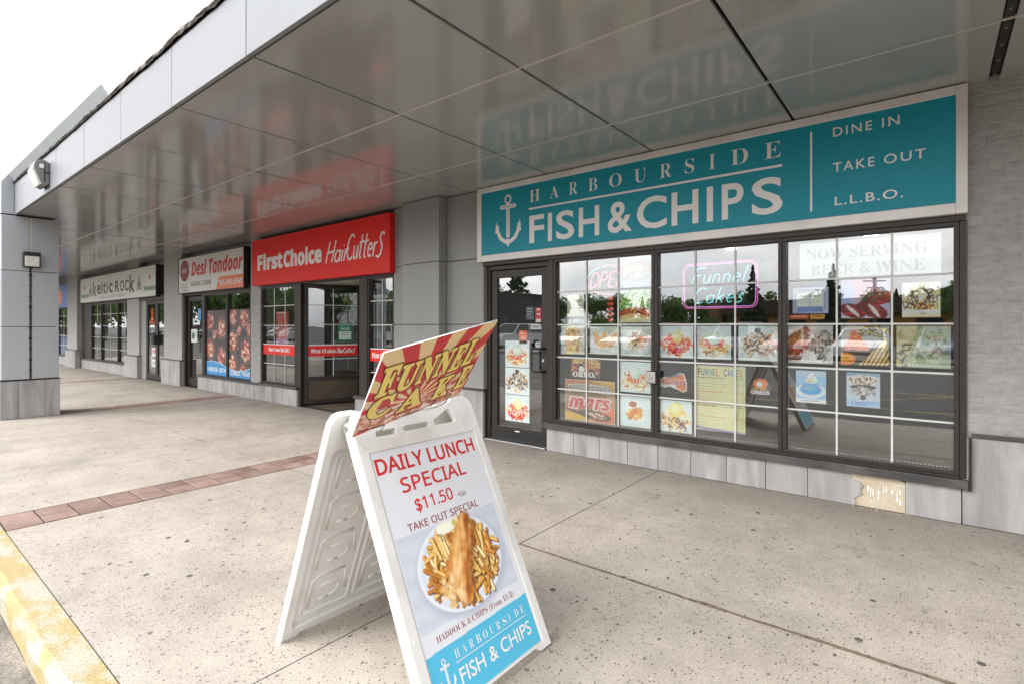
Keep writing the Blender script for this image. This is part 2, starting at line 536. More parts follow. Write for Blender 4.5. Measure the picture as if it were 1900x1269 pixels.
class MB:
    def __init__(s):
        s.v = []; s.f = []; s.m = []; s.cur = 0

    def add(s, vs, fs):
        b = len(s.v)
        s.v += [tuple(p) for p in vs]
        for f in fs:
            s.f.append([b + i for i in f]); s.m.append(s.cur)
        return s

    def box(s, x0, x1, y0, y1, z0, z1):
        return s.add([(x0, y0, z0), (x1, y0, z0), (x1, y1, z0), (x0, y1, z0), (x0, y0, z1), (x1, y0, z1), (x1, y1, z1), (x0, y1, z1)],
                     [(0, 3, 2, 1), (4, 5, 6, 7), (0, 1, 5, 4), (1, 2, 6, 5), (2, 3, 7, 6), (3, 0, 4, 7)])

    def prism(s, poly, o, u, v, d):
        """closed 2-d polygon in the plane o,u,v pushed along the vector d"""
        o, u, v, d = map(Vector, (o, u, v, d))
        n = len(poly)
        a = [o + u * x + v * y for x, y in poly]
        b = [p + d for p in a]
        fs = [tuple(range(n)), tuple(range(2 * n - 1, n - 1, -1))]
        for i in range(n):
            j = (i + 1) % n
            fs.append((i, i + n, j + n, j))
        return s.add(a + b, fs)

    def bar(s, a, b, w, h, up=(0, 0, 1)):
        a, b, up = Vector(a), Vector(b), Vector(up)
        d = (b - a).normalized()
        sd = d.cross(up).normalized() * (w / 2)
        uu = sd.cross(d).normalized() * (h / 2)
        vs = [a - sd - uu, a + sd - uu, a + sd + uu, a - sd + uu, b - sd - uu, b + sd - uu, b + sd + uu, b - sd + uu]
        return s.add(vs, [(0, 1, 2, 3), (7, 6, 5, 4), (0, 4, 5, 1), (1, 5, 6, 2), (2, 6, 7, 3), (3, 7, 4, 0)])

    def tube(s, pts, r, seg=8, closed=False, rs=None):
        pts = [Vector(p) for p in pts]
        n = len(pts)
        ring = []
        prev = None
        for i, p in enumerate(pts):
            a = pts[(i - 1) % n] if (closed or i > 0) else p
            b = pts[(i + 1) % n] if (closed or i < n - 1) else p
            d = (b - a)
            d = d.normalized() if d.length > 1e-9 else Vector((0, 0, 1))
            if prev is None:
                x = d.orthogonal().normalized()
            else:
                x = (prev - d * prev.dot(d))
                x = x.normalized() if x.length > 1e-6 else d.orthogonal().normalized()
            prev = x
            y = d.cross(x)
            rr = rs[i] if rs else r
            ring.append([p + (x * math.cos(2 * math.pi * k / seg) + y * math.sin(2 * math.pi * k / seg)) * rr for k in range(seg)])
        vs = [q for g in ring for q in g]
        fs = []
        for i in range(n if closed else n - 1):
            j = (i + 1) % n
            for k in range(seg):
                k2 = (k + 1) % seg
                fs.append((i * seg + k, i * seg + k2, j * seg + k2, j * seg + k))
        if not closed:
            fs.append(tuple(range(seg - 1, -1, -1)))
            fs.append(tuple((n - 1) * seg + k for k in range(seg)))
        return s.add(vs, fs)

    def ribbon(s, pts, wd, o, u, v, nrm=(0, 0, 0)):
        """flat stroke of constant width along a 2-d polyline"""
        o, u, v, nrm = map(Vector, (o, u, v, nrm))
        P = [Vector(p) for p in pts]
        vs = []
        n = len(P)
        for i in range(n):
            a = P[max(0, i - 1)]; b = P[min(n - 1, i + 1)]
            d = b - a
            if d.length < 1e-9: d = Vector((1, 0))
            d.normalize()
            q = Vector((-d.y, d.x)) * (wd / 2)
            for sgn in (1, -1):
                c = P[i] + q * sgn
                vs.append(o + u * c.x + v * c.y + nrm)
        return s.add(vs, [(2 * i, 2 * i + 1, 2 * i + 3, 2 * i + 2) for i in range(n - 1)])

    def build(s, name, mat, parent=None, origin=None, bevel=0.0, smooth=False):
        og = org(parent) if parent is not None else (Vector(origin) if origin is not None else Vector((0, 0, 0)))
        me = bpy.data.meshes.new(name)
        me.from_pydata([(x - og.x, y - og.y, z - og.z) for x, y, z in s.v], [], s.f)
        mats = mat if isinstance(mat, (list, tuple)) else [mat]
        for q in mats:
            me.materials.append(M[q])
        if len(mats) > 1:
            me.polygons.foreach_set('material_index', s.m)
        if smooth:
            me.polygons.foreach_set('use_smooth', [True] * len(me.polygons))
        me.update()
        o = bpy.data.objects.new(name, me)
        COL.objects.link(o)
        if parent is not None:
            o.parent = parent
            ORG[o.name] = og
        else:
            o.location = og
            ORG[o.name] = og
        if bevel > 0:
            bv = o.modifiers.new('bevel', 'BEVEL')
            bv.width = bevel
            bv.segments = 2
            bv.limit_method = 'ANGLE'
            bv.angle_limit = R(40)
        return o


def box(name, mat, parent, x0, x1, y0, y1, z0, z1, bevel=0.0, origin=None):
    return MB().box(x0, x1, y0, y1, z0, z1).build(name, mat, parent, origin, bevel)


BOXM = {}


def bevbox(sx, sy, sz, bev, mat, jitter=0, key=0):
    k = (round(sx, 4), round(sy, 4), round(sz, 4), bev, mat, key)
    if k in BOXM: return BOXM[k]
    bm = bmesh.new()
    bmesh.ops.create_cube(bm, size=1.0)
    r2 = random.Random(key * 31 + 5)
    for v in bm.verts:
        v.co = Vector((v.co.x * sx + r2.uniform(-jitter, jitter), v.co.y * sy, v.co.z * sz + r2.uniform(-jitter, jitter)))
    if bev > 0:
        bmesh.ops.bevel(bm, geom=bm.edges[:], offset=bev, segments=1, affect='EDGES')
    me = bpy.data.meshes.new(mat + '_piece')
    bm.to_mesh(me); bm.free()
    me.materials.append(M[mat])
    BOXM[k] = me
    return me


def piece(name, me, parent, loc, rot=(0, 0, 0)):
    o = bpy.data.objects.new(name, me)
    COL.objects.link(o)
    o.parent = parent
    o.location = Vector(loc) - org(parent)
    o.rotation_euler = rot
    return o


def bpiece(name, mat, parent, x0, x1, y0, y1, z0, z1, bev=0.002, jitter=0, key=0):
    me = bevbox(x1 - x0, y1 - y0, z1 - z0, bev, mat, jitter, key)
    return piece(name, me, parent, ((x0 + x1) / 2, (y0 + y1) / 2, (z0 + z1) / 2))


X_, Y_, Z_ = Vector((1, 0, 0)), Vector((0, 1, 0)), Vector((0, 0, 1))


# -------- lettering (Blender's own font; its serif, script and bold alphabets live in the math block)
DIG = {0x1D400: 0x1D7CE, 0x1D5A0: 0x1D7E2, 0x1D5D4: 0x1D7EC}


def alpha(s, base):
    r = ''
    for ch in s:
        if 'A' <= ch <= 'Z': c = base + ord(ch) - 65
        elif 'a' <= ch <= 'z': c = base + 26 + ord(ch) - 97
        elif '0' <= ch <= '9' and base in DIG: c = DIG[base] + ord(ch) - 48
        else:
            r += ch; continue
        if c == 0x1D455: c = 0x210E
        r += chr(c)
    return r


def serif(s): return alpha(s, 0x1D400)
def ital(s): return alpha(s, 0x1D434)
def sans(s): return alpha(s, 0x1D5A0)
def serifital(s): return alpha(s, 0x1D468)
def bsans(s): return alpha(s, 0x1D5D4)
def bsansital(s): return alpha(s, 0x1D63C)


TCACHE = {}


def text_mesh(body, off=0.0, shear=0.0, res=4, spacing=1.0):
    k = (body, off, shear, res, spacing)
    if k in TCACHE: return TCACHE[k]
    c = bpy.data.curves.new('lettering', 'FONT')
    c.body = body
    c.size = 1
    c.offset = off
    c.shear = shear
    c.resolution_u = res
    c.space_character = spacing
    o = bpy.data.objects.new('lettering_source', c)
    COL.objects.link(o)
    dg = bpy.context.evaluated_depsgraph_get()
    me = bpy.data.meshes.new_from_object(o.evaluated_get(dg))
    bpy.data.objects.remove(o)
    bpy.data.curves.remove(c)
    co = np.empty(len(me.vertices) * 3)
    me.vertices.foreach_get('co', co)
    co = co.reshape(-1, 3)[:, :2].copy()
    fs = [tuple(p.vertices) for p in me.polygons]
    bpy.data.meshes.remove(me)
    co -= co.min(axis=0)
    TCACHE[k] = (co, fs, co.max(axis=0))
    return TCACHE[k]


def text(body, mat, parent, o, u, v, w, h, off=0.0, shear=0.0, lift=0.002, name='lettering', res=4, spacing=1.0, mb=None, warp=None):
    """flat lettering that fills the rectangle o + w*u + h*v"""
    co, fs, mx = text_mesh(body, off, shear, res, spacing)
    o, u, v = Vector(o), Vector(u), Vector(v)
    n = u.cross(v).normalized() * lift
    own = mb is None
    mb = mb or MB()
    sx, sy = w / mx[0], h / mx[1]
    vs = []
    for a, b in co:
        x, y = a * sx, b * sy
        if warp: x, y = warp(x, y)
        vs.append(o + u * x + v * y + n)
    mb.add(vs, fs)
    if own: return mb.build(name, mat, parent)
    return mb


# -------- painted prints
class Cv:
    def __init__(s, w, h, col):
        s.w, s.h = w, h
        s.a = np.ones((h, w, 3)) * np.array(col) / 255.0
        yy, xx = np.mgrid[0:h, 0:w]
        s.x = (xx + .5) / w
        s.y = (yy + .5) / h
        s.asp = h / w
        s.px = 1.0 / w

    def _b(s, mask, col, a=1.0):
        mk = (np.clip(mask, 0, 1) * a)[..., None]
        c = np.array(col) / 255.0 if not isinstance(col, np.ndarray) else col
        s.a = s.a * (1 - mk) + c * mk

    def ell(s, cx, cy, rx, ry, col, ang=0, soft=1.0, a=1.0):
        dx = s.x - cx; dy = (s.y - cy) * s.asp
        c, n = math.cos(ang), math.sin(ang)
        u = (dx * c + dy * n) / rx; v = (-dx * n + dy * c) / (ry * s.asp)
        d = np.sqrt(u * u + v * v)
        s._b((1 - d) * min(rx, ry) / (s.px * soft) + .5, col, a)

    def line(s, pts, wd, col, soft=1.0, a=1.0):
        best = None
        for (x0, y0), (x1, y1) in zip(pts[:-1], pts[1:]):
            ax, ay = x0, y0 * s.asp; bx, by = x1, y1 * s.asp
            dx, dy = bx - ax, by - ay
            L2 = dx * dx + dy * dy + 1e-12
            t = np.clip(((s.x - ax) * dx + (s.y * s.asp - ay) * dy) / L2, 0, 1)
            d = np.hypot(s.x - ax - t * dx, s.y * s.asp - ay - t * dy)
            best = d if best is None else np.minimum(best, d)
        s._b((wd / 2 - best) / (s.px * soft) + .5, col, a)

    def rect(s, x0, y0, x1, y1, col, a=1.0):
        m = np.minimum(np.minimum(s.x - x0, x1 - s.x), np.minimum(s.y - y0, y1 - s.y) * s.asp) / s.px + .5
        s._b(m, col, a)

    def poly(s, pts, col, a=1.0):
        ins = np.zeros(s.x.shape, bool)
        n = len(pts)
        for i in range(n):
            (x0, y0), (x1, y1) = pts[i], pts[(i + 1) % n]
            c = ((y0 > s.y) != (y1 > s.y)) & (s.x < (x1 - x0) * (s.y - y0) / (y1 - y0 + 1e-12) + x0)
            ins ^= c
        s._b(ins.astype(float), col, a)

    def grain(s, amt, seed=0, cells=None):
        g = np.random.default_rng(seed)
        if cells:
            k = g.normal(0, 1, (cells, cells, 3))
            iy = (s.y * (cells - 1)).astype(int); ix = (s.x * (cells - 1)).astype(int)
            n = k[iy, ix]
        else:
            n = g.normal(0, 1, (s.h, s.w, 1))
        s.a = np.clip(s.a * (1 + amt * n), 0, 1)


def print_sheet(name, cv, o, u, v, w, h, th, parent=None, rough=None, extra=None):
    """a sheet with real thickness whose front carries the printed picture as a fine mesh of coloured points"""
    o, u, v = Vector(o), Vector(u).normalized(), Vector(v).normalized()
    n = u.cross(v)
    W, H = cv.w, cv.h
    gx = np.linspace(0, w, W); gy = np.linspace(h, 0, H)
    GX, GY = np.meshgrid(gx, gy)
    og = org(parent) if parent is not None else o.copy()
    uo, vo, no = np.array(u), np.array(v), np.array(n)
    base = np.array(o - og)
    P = base + GX[..., None] * uo + GY[..., None] * vo + no * th
    vs = P.reshape(-1, 3)
    idx = np.arange(W * H).reshape(H, W)
    q = np.stack([idx[1:, :-1], idx[1:, 1:], idx[:-1, 1:], idx[:-1, :-1]], -1).reshape(-1, 4)
    cs = np.array([base, base + uo * w, base + uo * w + vo * h, base + vo * h])
    k = W * H
    vs = np.vstack([vs, cs, cs + no * (th - 0.0002)])
    bq = np.array([(k, k + 3, k + 2, k + 1), (k, k + 1, k + 5, k + 4), (k + 1, k + 2, k + 6, k + 5), (k + 2, k + 3, k + 7, k + 6), (k + 3, k, k + 4, k + 7)])
    q = np.vstack([q, bq])
    me = bpy.data.meshes.new(name)
    me.vertices.add(len(vs)); me.vertices.foreach_set('co', vs.astype(np.float32).ravel())
    me.loops.add(q.size); me.loops.foreach_set('vertex_index', q.astype(np.int32).ravel())
    me.polygons.add(len(q))
    me.polygons.foreach_set('loop_start', np.arange(0, q.size, 4, dtype=np.int32))
    me.polygons.foreach_set('loop_total', np.full(len(q), 4, dtype=np.int32))
    me.update(calc_edges=True)
    col = np.ones((len(vs), 4), np.float32)
    a = np.clip(cv.a, 0, 1)
    l_ = np.where(a <= 0.04045, a / 12.92, ((a + 0.055) / 1.055) ** 2.4)
    col[:k, :3] = l_.reshape(-1, 3)
    col[k:, :3] = 0.7
    at = me.color_attributes.new('Col', 'FLOAT_COLOR', 'POINT')
    at.data.foreach_set('color', col.ravel())
    me.materials.append(M['printed_picture'])
    ob = bpy.data.objects.new(name, me)
    COL.objects.link(ob)
    if parent is not None:
        ob.parent = parent
        ORG[ob.name] = og
    else:
        ob.location = o
        ORG[ob.name] = o.copy()
    return ob


# -------- single-stroke letters for the neon tubes and hand lettering
def arc(cx, cy, rx, ry, a0, a1, n=10):
    return [(cx + rx * math.cos(R(a0 + (a1 - a0) * i / n)), cy + ry * math.sin(R(a0 + (a1 - a0) * i / n))) for i in range(n + 1)]


GL = {
    'O': (0.8, [arc(.4, .5, .36, .5, 0, 360, 18)]),
    'P': (0.7, [[(.08, 0), (.08, 1)], [(.08, 1), (.38, 1)] + arc(.38, .75, .26, .25, 90, -90, 8) + [(.08, .5)]]),
    'E': (0.66, [[(.6, 1), (.2, 1)] + arc(.2, .85, .12, .15, 90, 180, 3) + [(.08, .15)] + arc(.2, .15, .12, .15, 180, 270, 3) + [(.6, 0)], [(.08, .5), (.5, .5)]]),
    'N': (0.75, [[(.08, 0), (.08, 1), (.62, 0), (.62, 1)]]),
    'F': (0.62, [[(.05, 0), (.1, .9), (.2, 1), (.68, 1)], [(.08, .52), (.5, .52)]]),
    'C': (0.7, [arc(.42, .5, .36, .5, 50, 310, 14)]),
    'H': (0.72, [[(.05, 0), (.12, 1)], [(.62, 1.05), (.58, 0)], [(0, .45), (.7, .55)]]),
    'a': (0.52, [arc(.24, .27, .2, .27, 30, 360, 12), [(.45, .55), (.44, .1), (.5, 0)]]),
    'i': (0.22, [[(.08, .52), (.07, .1), (.14, 0)], [(.1, .7), (.11, .74)]]),
    'r': (0.36, [[(.06, .55), (.05, 0)], [(.06, .35), (.14, .52), (.33, .54)]]),
    'u': (0.52, [[(.05, .55), (.05, .18), (.12, .03), (.22, 0), (.36, .1), (.42, .55)], [(.42, .55), (.42, .08), (.48, 0)]]),
    't': (0.4, [[(.18, .95), (.12, .1), (.2, 0), (.3, .05)], [(-.02, .62), (.42, .68)]]),
    'e': (0.5, [[(.05, .3), (.4, .32)] + arc(.23, .29, .19, .26, 10, 310, 11)]),
    's': (0.42, [[(.34, .5), (.22, .56), (.1, .5), (.1, .38), (.3, .22), (.3, .08), (.18, 0), (.02, .05)]]),
    'S': (0.5, [[(.5, .8), (.38, .9), (.2, .88), (.14, .7), (.42, .35), (.38, .08), (.18, -.05), (-.05, .02)]]),
    'n': (0.52, [[(.05, .55), (.05, 0)], [(.05, .35), (.14, .52), (.28, .55), (.4, .42), (.42, 0)]]),
    'l': (0.24, [[(.1, 1), (.06, .1), (.13, 0)]]),
    'k': (0.5, [[(.06, 1), (.05, 0)], [(.4, .56), (.06, .26)], [(.18, .34), (.42, 0)]]),
    ' ': (0.3, []),
}


def strokes(txt, shear=0.25, gap=0.1):
    out = []
    x = 0
    for ch in txt:
        adv, ps = GL[ch]
        for p in ps:
            out.append([(a + x + shear * b, b) for a, b in p])
        x += adv + gap
    xs = [a for p in out for a, b in p]; ys = [b for p in out for a, b in p]
    x0, x1, y0, y1 = min(xs), max(xs), min(ys), max(ys)
    return [[((a - x0) / (x1 - x0), (b - y0) / (y1 - y0)) for a, b in p] for p in out]


def tube_text(txt, mat, parent, o, u, v, w, h, r, name='neon_tube', shear=0.25):
    o, u, v = Vector(o), Vector(u), Vector(v)
    mb = MB()
    for p in strokes(txt, shear):
        mb.tube([o + u * (a * w) + v * (b * h) for a, b in p], r, 6)
    return mb.build(name, mat, parent, smooth=True)


def ribbon_text(txt, mat, parent, o, u, v, w, h, wd, lift=0.002, name='lettering', shear=0.35, gap=0.04):
    o, u, v = Vector(o), Vector(u), Vector(v)
    n = u.cross(v).normalized()
    mb = MB()
    for i, p in enumerate(strokes(txt, shear, gap)):
        mb.ribbon([(a * w, b * h) for a, b in p], wd, o, u, v, n * (lift + i * 0.00005))
    return mb.build(name, mat, parent)
#PART2
# ================================================================== the ground
ROADZ = -0.13
road = MB().add([(-260, -260, ROADZ), (140, -260, ROADZ), (140, 0.53, ROADZ), (-260, 0.53, ROADZ)], [(0, 1, 2, 3)]).build('parking_lot', 'asphalt')
tag(road, 'dark asphalt car park in front of the shops', kind='structure')
far = MB().add([(-900, -900, ROADZ - .02), (800, -900, ROADZ - .02), (800, 600, ROADZ - .02), (-900, 600, ROADZ - .02)], [(0, 1, 2, 3)]).build('ground', 'asphalt')
tag(far, 'ground around the plaza', kind='structure')
gut = MB().add([(-26, 0.05, ROADZ + .004), (8, 0.05, ROADZ + .004), (8, 0.5, ROADZ + .004), (-26, 0.5, ROADZ + .004)], [(0, 1, 2, 3)]).build('gutter', 'worn_asphalt_edge')
tag(gut, 'crumbling gutter strip along the yellow kerb', kind='structure')
mk = MB()
for y, a in ((-0.9, 0.0), (-2.15, 0.012), (-5.2, 0.0)):
    mk.add([(-60, y - .05, ROADZ + .004), (20, y - .05 + 80 * a * .1, ROADZ + .004), (20, y + .05 + 80 * a * .1, ROADZ + .004), (-60, y + .05, ROADZ + .004)], [(0, 1, 2, 3)])
for i in range(26):
    x = -60 + i * 2.9
    mk.add([(x, -2.2, ROADZ + .005), (x + .1, -2.2, ROADZ + .005), (x + 2.5, -5.1, ROADZ + .005), (x + 2.4, -5.1, ROADZ + .005)][::-1], [(0, 1, 2, 3)])
tag(mk.build('road_marking', 'road_yellow_paint'), 'worn yellow fire-lane lines on the asphalt', kind='structure')

kerb = thing('kerb', (-5, 0.6, ROADZ), 'worn yellow-painted concrete kerb along the walkway', kind='structure')
KX = [-27, -20, -14, -10.4, -7.9, -5.30, -2.2, 0.85, 4, 8]
for i in range(len(KX) - 1):
    k = MB()
    a, b = KX[i] + .005, KX[i + 1] - .005
    prof = [(0.50, ROADZ - .05), (0.505, -0.04), (0.518, -0.015), (0.545, -0.004), (0.665, 0.0), (0.665, ROADZ - .05)]
    nseg = max(2, int((b - a) / .12))
    rr = random.Random(i)
    vs = []; fs = []
    for s_ in range(nseg + 1):
        x = a + (b - a) * s_ / nseg
        for (y, z) in prof:
            j = 0.006 if (y < .6 and z > -.1) else 0
            vs.append((x, y + rr.uniform(-j, j), z + rr.uniform(-j, j) * .5))
    for s_ in range(nseg):
        for p in range(5):
            q = s_ * 6 + p
            fs.append((q, q + 1, q + 7, q + 6))
    fs.append(tuple(range(5, -1, -1)))
    fs.append(tuple(nseg * 6 + p for p in range(6)))
    k.add(vs, fs)
    k.build('kerb_stone', 'yellow_kerb_paint', kerb)

walk = thing('pavement', (-5, 2.8, 0), 'covered walkway of exposed-aggregate concrete slabs', kind='structure')
MB().box(-30, 9, 0.667, 5.2, -0.25, -0.0035).build('slab_bed', 'grout', walk)
ck = MB()
rr = random.Random(77)
top_, bot_ = [], []
for i in range(150):
    x = -2.116 + i * (11.1 / 149)
    top_.append((x, 2.7365 + rr.uniform(.005, .016))); bot_.append((x, 2.7365 - rr.uniform(.004, .013)))
ck.prism(bot_ + top_[::-1], (0, 0, -.003), X_, Y_, (0, 0, .0045))
ck.build('joint_filler', 'joint_soil', walk)
XJ = [(-30, -26.2), (-26.2, -23.3), (-23.3, -20.4), (-20.4, -17.53), (-17.11, -14.3), (-14.3, -11.5), (-11.08, -8.28), (-8.28, -5.47), (-5.04, -2.12), (-2.12, 0.82), (1.24, 4.2), (4.2, 9)]
YJ = [(0.667, 2.73), (2.73, 5.0)]
for a, b in XJ:
    for c, d in YJ:
        g = 0.004
        cc = c + g + (0.009 if c > 2 and a > -5.1 else 0)
        mb = MB()
        # slightly ragged long edge along the walkway joint
        nn = 24
        rr = random.Random(int(a * 10) + int(c))
        top = []
        for i in range(nn + 1):
            x = a + g + (b - a - 2 * g) * i / nn
            jy = rr.uniform(-.006, .006) if 0 < i < nn else 0
            top.append((x, cc + (jy if c > 2 else 0)))
        for i in range(nn + 1):
            x = b - g - (b - a - 2 * g) * i / nn
            jy = rr.uniform(-.006, .006) if 0 < i < nn else 0
            top.append((x, d - g + (jy if c < 2 else 0)))
        mb.prism(top, (0, 0, -0.1), X_, Y_, (0, 0, 0.1))
        mb.build('slab', 'exposed_aggregate_concrete', walk)
for x0 in (-17.53, -11.5, -5.47, 0.82):
    big = x0 in (-5.47, -11.5)
    for i in range(21):
        for k in range(2):
            y0 = 0.675 + i * .206
            a = x0 + .008 + k * .205
            if x0 == 0.82 and i > 40: continue
            o = bpiece('brick', 'red_paver', walk, a, a + .198, y0 + .004, y0 + .2, -.05, -.001, .003, .002, (i * 2 + k) % 6)
            o.location.z += rnd.uniform(-.0008, .0015)

# ================================================================== the building
SOF = 3.16
YW = 5.0


def tile_row(parent, x0, x1, z0, z1, yf, step=0.33, th=0.02, cuts=None):
    MB().box(x0 + .002, x1 - .002, yf + .012, yf + .06, z0, z1 - .002).build('tile_backing', 'grout', parent)
    xs = cuts or [x0 + i * (x1 - x0) / max(1, round((x1 - x0) / step)) for i in range(max(1, round((x1 - x0) / step)) + 1)]
    for a, b in zip(xs[:-1], xs[1:]):
        bpiece('tile', 'stone_tile', parent, a + .0025, b - .0025, yf, yf + th, z0 + .002, z1, .0015)


def muntins(win, xs, zs, x0, x1, z0, z1, y, wd=.014):
    for x in xs:
        MB().box(x - wd / 2, x + wd / 2, y - .008, y - .001, z0, z1).build('muntin', 'muntin_white', win)
    for z in zs:
        MB().box(x0, x1, y - .0105, y - .003, z - wd / 2, z + wd / 2).build('muntin', 'muntin_white', win)


def window(parent, x0, x1, z0, z1, y=YW, nx=3, zs=(0.72, 1.08, 1.445, 1.815), fr=.03, label=None, grid=True, name='window'):
    """one fixed bay: frame ring with its pane and the white grid stuck on the pane"""
    f = MB()
    f.box(x0, x0 + fr, y, y + .1, z0, z1); f.box(x1 - fr, x1, y, y + .1, z0, z1)
    f.box(x0 + fr, x1 - fr, y + .001, y + .1, z0, z0 + fr); f.box(x0 + fr, x1 - fr, y + .001, y + .1, z1 - fr, z1)
    wn = f.build(name, 'bronze_frame', parent, bevel=.002)
    if label: wn['label'] = label
    MB().box(x0 + fr - .005, x1 - fr + .005, y + .045, y + .051, z0 + fr - .005, z1 - fr + .005).build('pane', 'window_glass', wn)
    if grid:
        gx = [x0 + fr + (x1 - x0 - 2 * fr) * i / nx for i in range(1, nx)]
        muntins(wn, gx, [z for z in zs if z0 < z < z1], x0 + fr, x1 - fr, z0 + fr, z1 - fr, y + .045)
    return wn


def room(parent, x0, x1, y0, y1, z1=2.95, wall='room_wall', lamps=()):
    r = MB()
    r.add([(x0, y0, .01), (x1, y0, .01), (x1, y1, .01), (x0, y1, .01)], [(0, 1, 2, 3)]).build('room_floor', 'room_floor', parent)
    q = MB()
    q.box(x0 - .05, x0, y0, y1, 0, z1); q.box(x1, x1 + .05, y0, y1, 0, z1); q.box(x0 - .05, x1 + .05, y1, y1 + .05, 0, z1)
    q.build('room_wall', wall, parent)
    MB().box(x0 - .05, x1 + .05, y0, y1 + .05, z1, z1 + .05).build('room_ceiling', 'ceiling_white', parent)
    for (lx, ly) in lamps:
        d = MB()
        d.tube([(lx, ly, z1 - .03), (lx, ly, z1 - .002)], .08, 16)
        d.build('ceiling_lamp', 'lamp_glow', parent)


# ---- shell of the whole plaza (roof, rear wall, wall band behind the signs)
plaza = thing('shopping_plaza_building', (-10, 5, 0), 'long single-storey plaza building behind the shop fronts, with flat roof', 'building')
MB().box(-30, 9, 5.12, 5.3, 2.245, 3.6).build('upper_wall', 'wall_panel_grey', plaza)
MB().box(-30, 9, 11.8, 12.0, -.1, 3.6).build('rear_wall', 'painted_brick', plaza)
MB().box(-30.2, 9.2, 5.32, 12.1, 3.3, 3.75).build('roof', 'lamp_housing', plaza)
MB().box(-30.2, -30, 5.3, 12.1, -.1, 3.3).build('side_wall', 'painted_brick', plaza)
MB().box(9, 9.2, 5.3, 12.1, -.1, 3.3).build('side_wall', 'painted_brick', plaza)

# ---- fish and chips shop
fish = thing('shop', (-2.2, YW, 0), 'shop front under the teal sign, three wide dark-framed windows full of food pictures', 'shop front')
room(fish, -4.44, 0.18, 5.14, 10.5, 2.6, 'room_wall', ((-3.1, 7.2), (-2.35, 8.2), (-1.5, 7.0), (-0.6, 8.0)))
W1 = window(fish, -3.385, -2.172, .345, 2.185)
W2 = window(fish, -2.168, -1.012, .345, 2.185)
W3 = window(fish, -1.008, 0.155, .345, 2.185)
box('header', 'bronze_frame', fish, -4.46, .19, YW - .01, YW + .11, 2.187, 2.245, .003)
box('jamb', 'bronze_frame', fish, .157, .195, YW - .004, YW + .11, .33, 2.186, .003)
box('jamb', 'bronze_frame', fish, -3.45, -3.387, YW - .004, YW + .13, .328, 2.186, .003)
box('sill', 'sill_metal', fish, -3.50, .205, YW - .045, YW + .09, .262, .326, .004)
box('sill_rail', 'bronze_frame', fish, -3.385, .157, YW - .012, YW + .05, .3265, .344, .002)
box('sill_end', 'black_metal', fish, .206, .222, YW - .05, YW + .02, .255, .632, .002)
# tiles below the windows; one has broken off
tb = MB().box(-3.478, .166, YW + .024, YW + .12, 0, .26).build('tile_backing', 'grout', fish)
cuts = [-3.478, -3.116, -2.789, -2.461, -2.132, -1.802, -1.473, -1.143, -.815]
for a, b in zip(cuts[:-1], cuts[1:]):
    bpiece('tile', 'stone_tile', fish, a + .0025, b - .0025, YW, YW + .02, .002, .258, .0015)
bpiece('tile', 'stone_tile', fish, -.1565, .166, YW, YW + .02, .002, .258, .0015)
brk = [(-.8125, .002), (-.49, .002), (-.475, .03), (-.487, .06), (-.455, .085), (-.432, .10), (-.45, .135), (-.425, .16), (-.445, .185), (-.51, .215), (-.525, .258), (-.8125, .258)]
o = MB().prism(brk, (0, YW, 0), X_, Z_, (0, .02, 0)).build('tile', 'stone_tile', fish)
o['label'] = 'broken tile with a jagged right edge'
mort = MB()
mp_ = [(-.56, .0), (-.159, .0), (-.159, .235), (-.2, .25), (-.3, .247), (-.42, .252), (-.5, .262), (-.56, .262)]
mort.prism(mp_, (0, YW + .017, 0), X_, Z_, (0, .012, 0))
o = mort.build('mortar_patch', 'bare_mortar', fish)
o['label'] = 'bare beige mortar where a tile has fallen off'
ad = MB()
for c in range(13):
    x = -.40 + c * .017
    z = rnd.uniform(.14, .235)
    for s_ in range(rnd.randint(1, 3)):
        hh = rnd.uniform(.015, .06)
        if z - hh < .03: break
        if rnd.random() < .8:
            wd = rnd.uniform(.006, .012)
            ad.box(x, x + wd, YW + .013, YW + .0168, z - hh, z)
        z -= hh + rnd.uniform(.004, .02)
ad.build('adhesive_ridge', 'vinyl_white', fish)
cr = MB()
for k in range(26):
    cxx, cyy, q = rnd.uniform(-.6, -.1), YW - rnd.uniform(.004, .05), rnd.uniform(.003, .009)
    cr.box(cxx, cxx + q, cyy - q, cyy, -.001, q * .6)
tag(cr.build('mortar_crumb', 'bare_mortar', fish), kind='stuff')
# brick wall at the right
MB().box(.17, 9.0, YW + .0255, YW + .3, .0, 3.3).build('brick_backing', 'brick_mortar', fish)
RH, BL = .0708, .2
nb = 0
z = .665
row = 0
while z < 3.15:
    x = .197 - (BL / 2 if row % 2 else 0)
    while x < 1.7:
        a, b = max(x, .199), x + BL - .009
        if b - a > .04:
            bpiece('brick', 'painted_brick', fish, a, b, YW + .022, YW + .07, z, z + RH - .009, .003, .0015, (row * 7 + int(x * 10)) % 9)
        x += BL
    z += RH
    row += 1
box('trim_strip', 'sill_metal', fish, .2225, 9, YW - .012, YW + .03, .633, .661, .002)
xs = [.171, .80, 1.43, 2.06, 2.7]
for a, b in zip(xs[:-1], xs[1:]):
    bpiece('tile', 'stone_tile', fish, a + .002, b - .002, YW, YW + .03, .002, .631, .002)
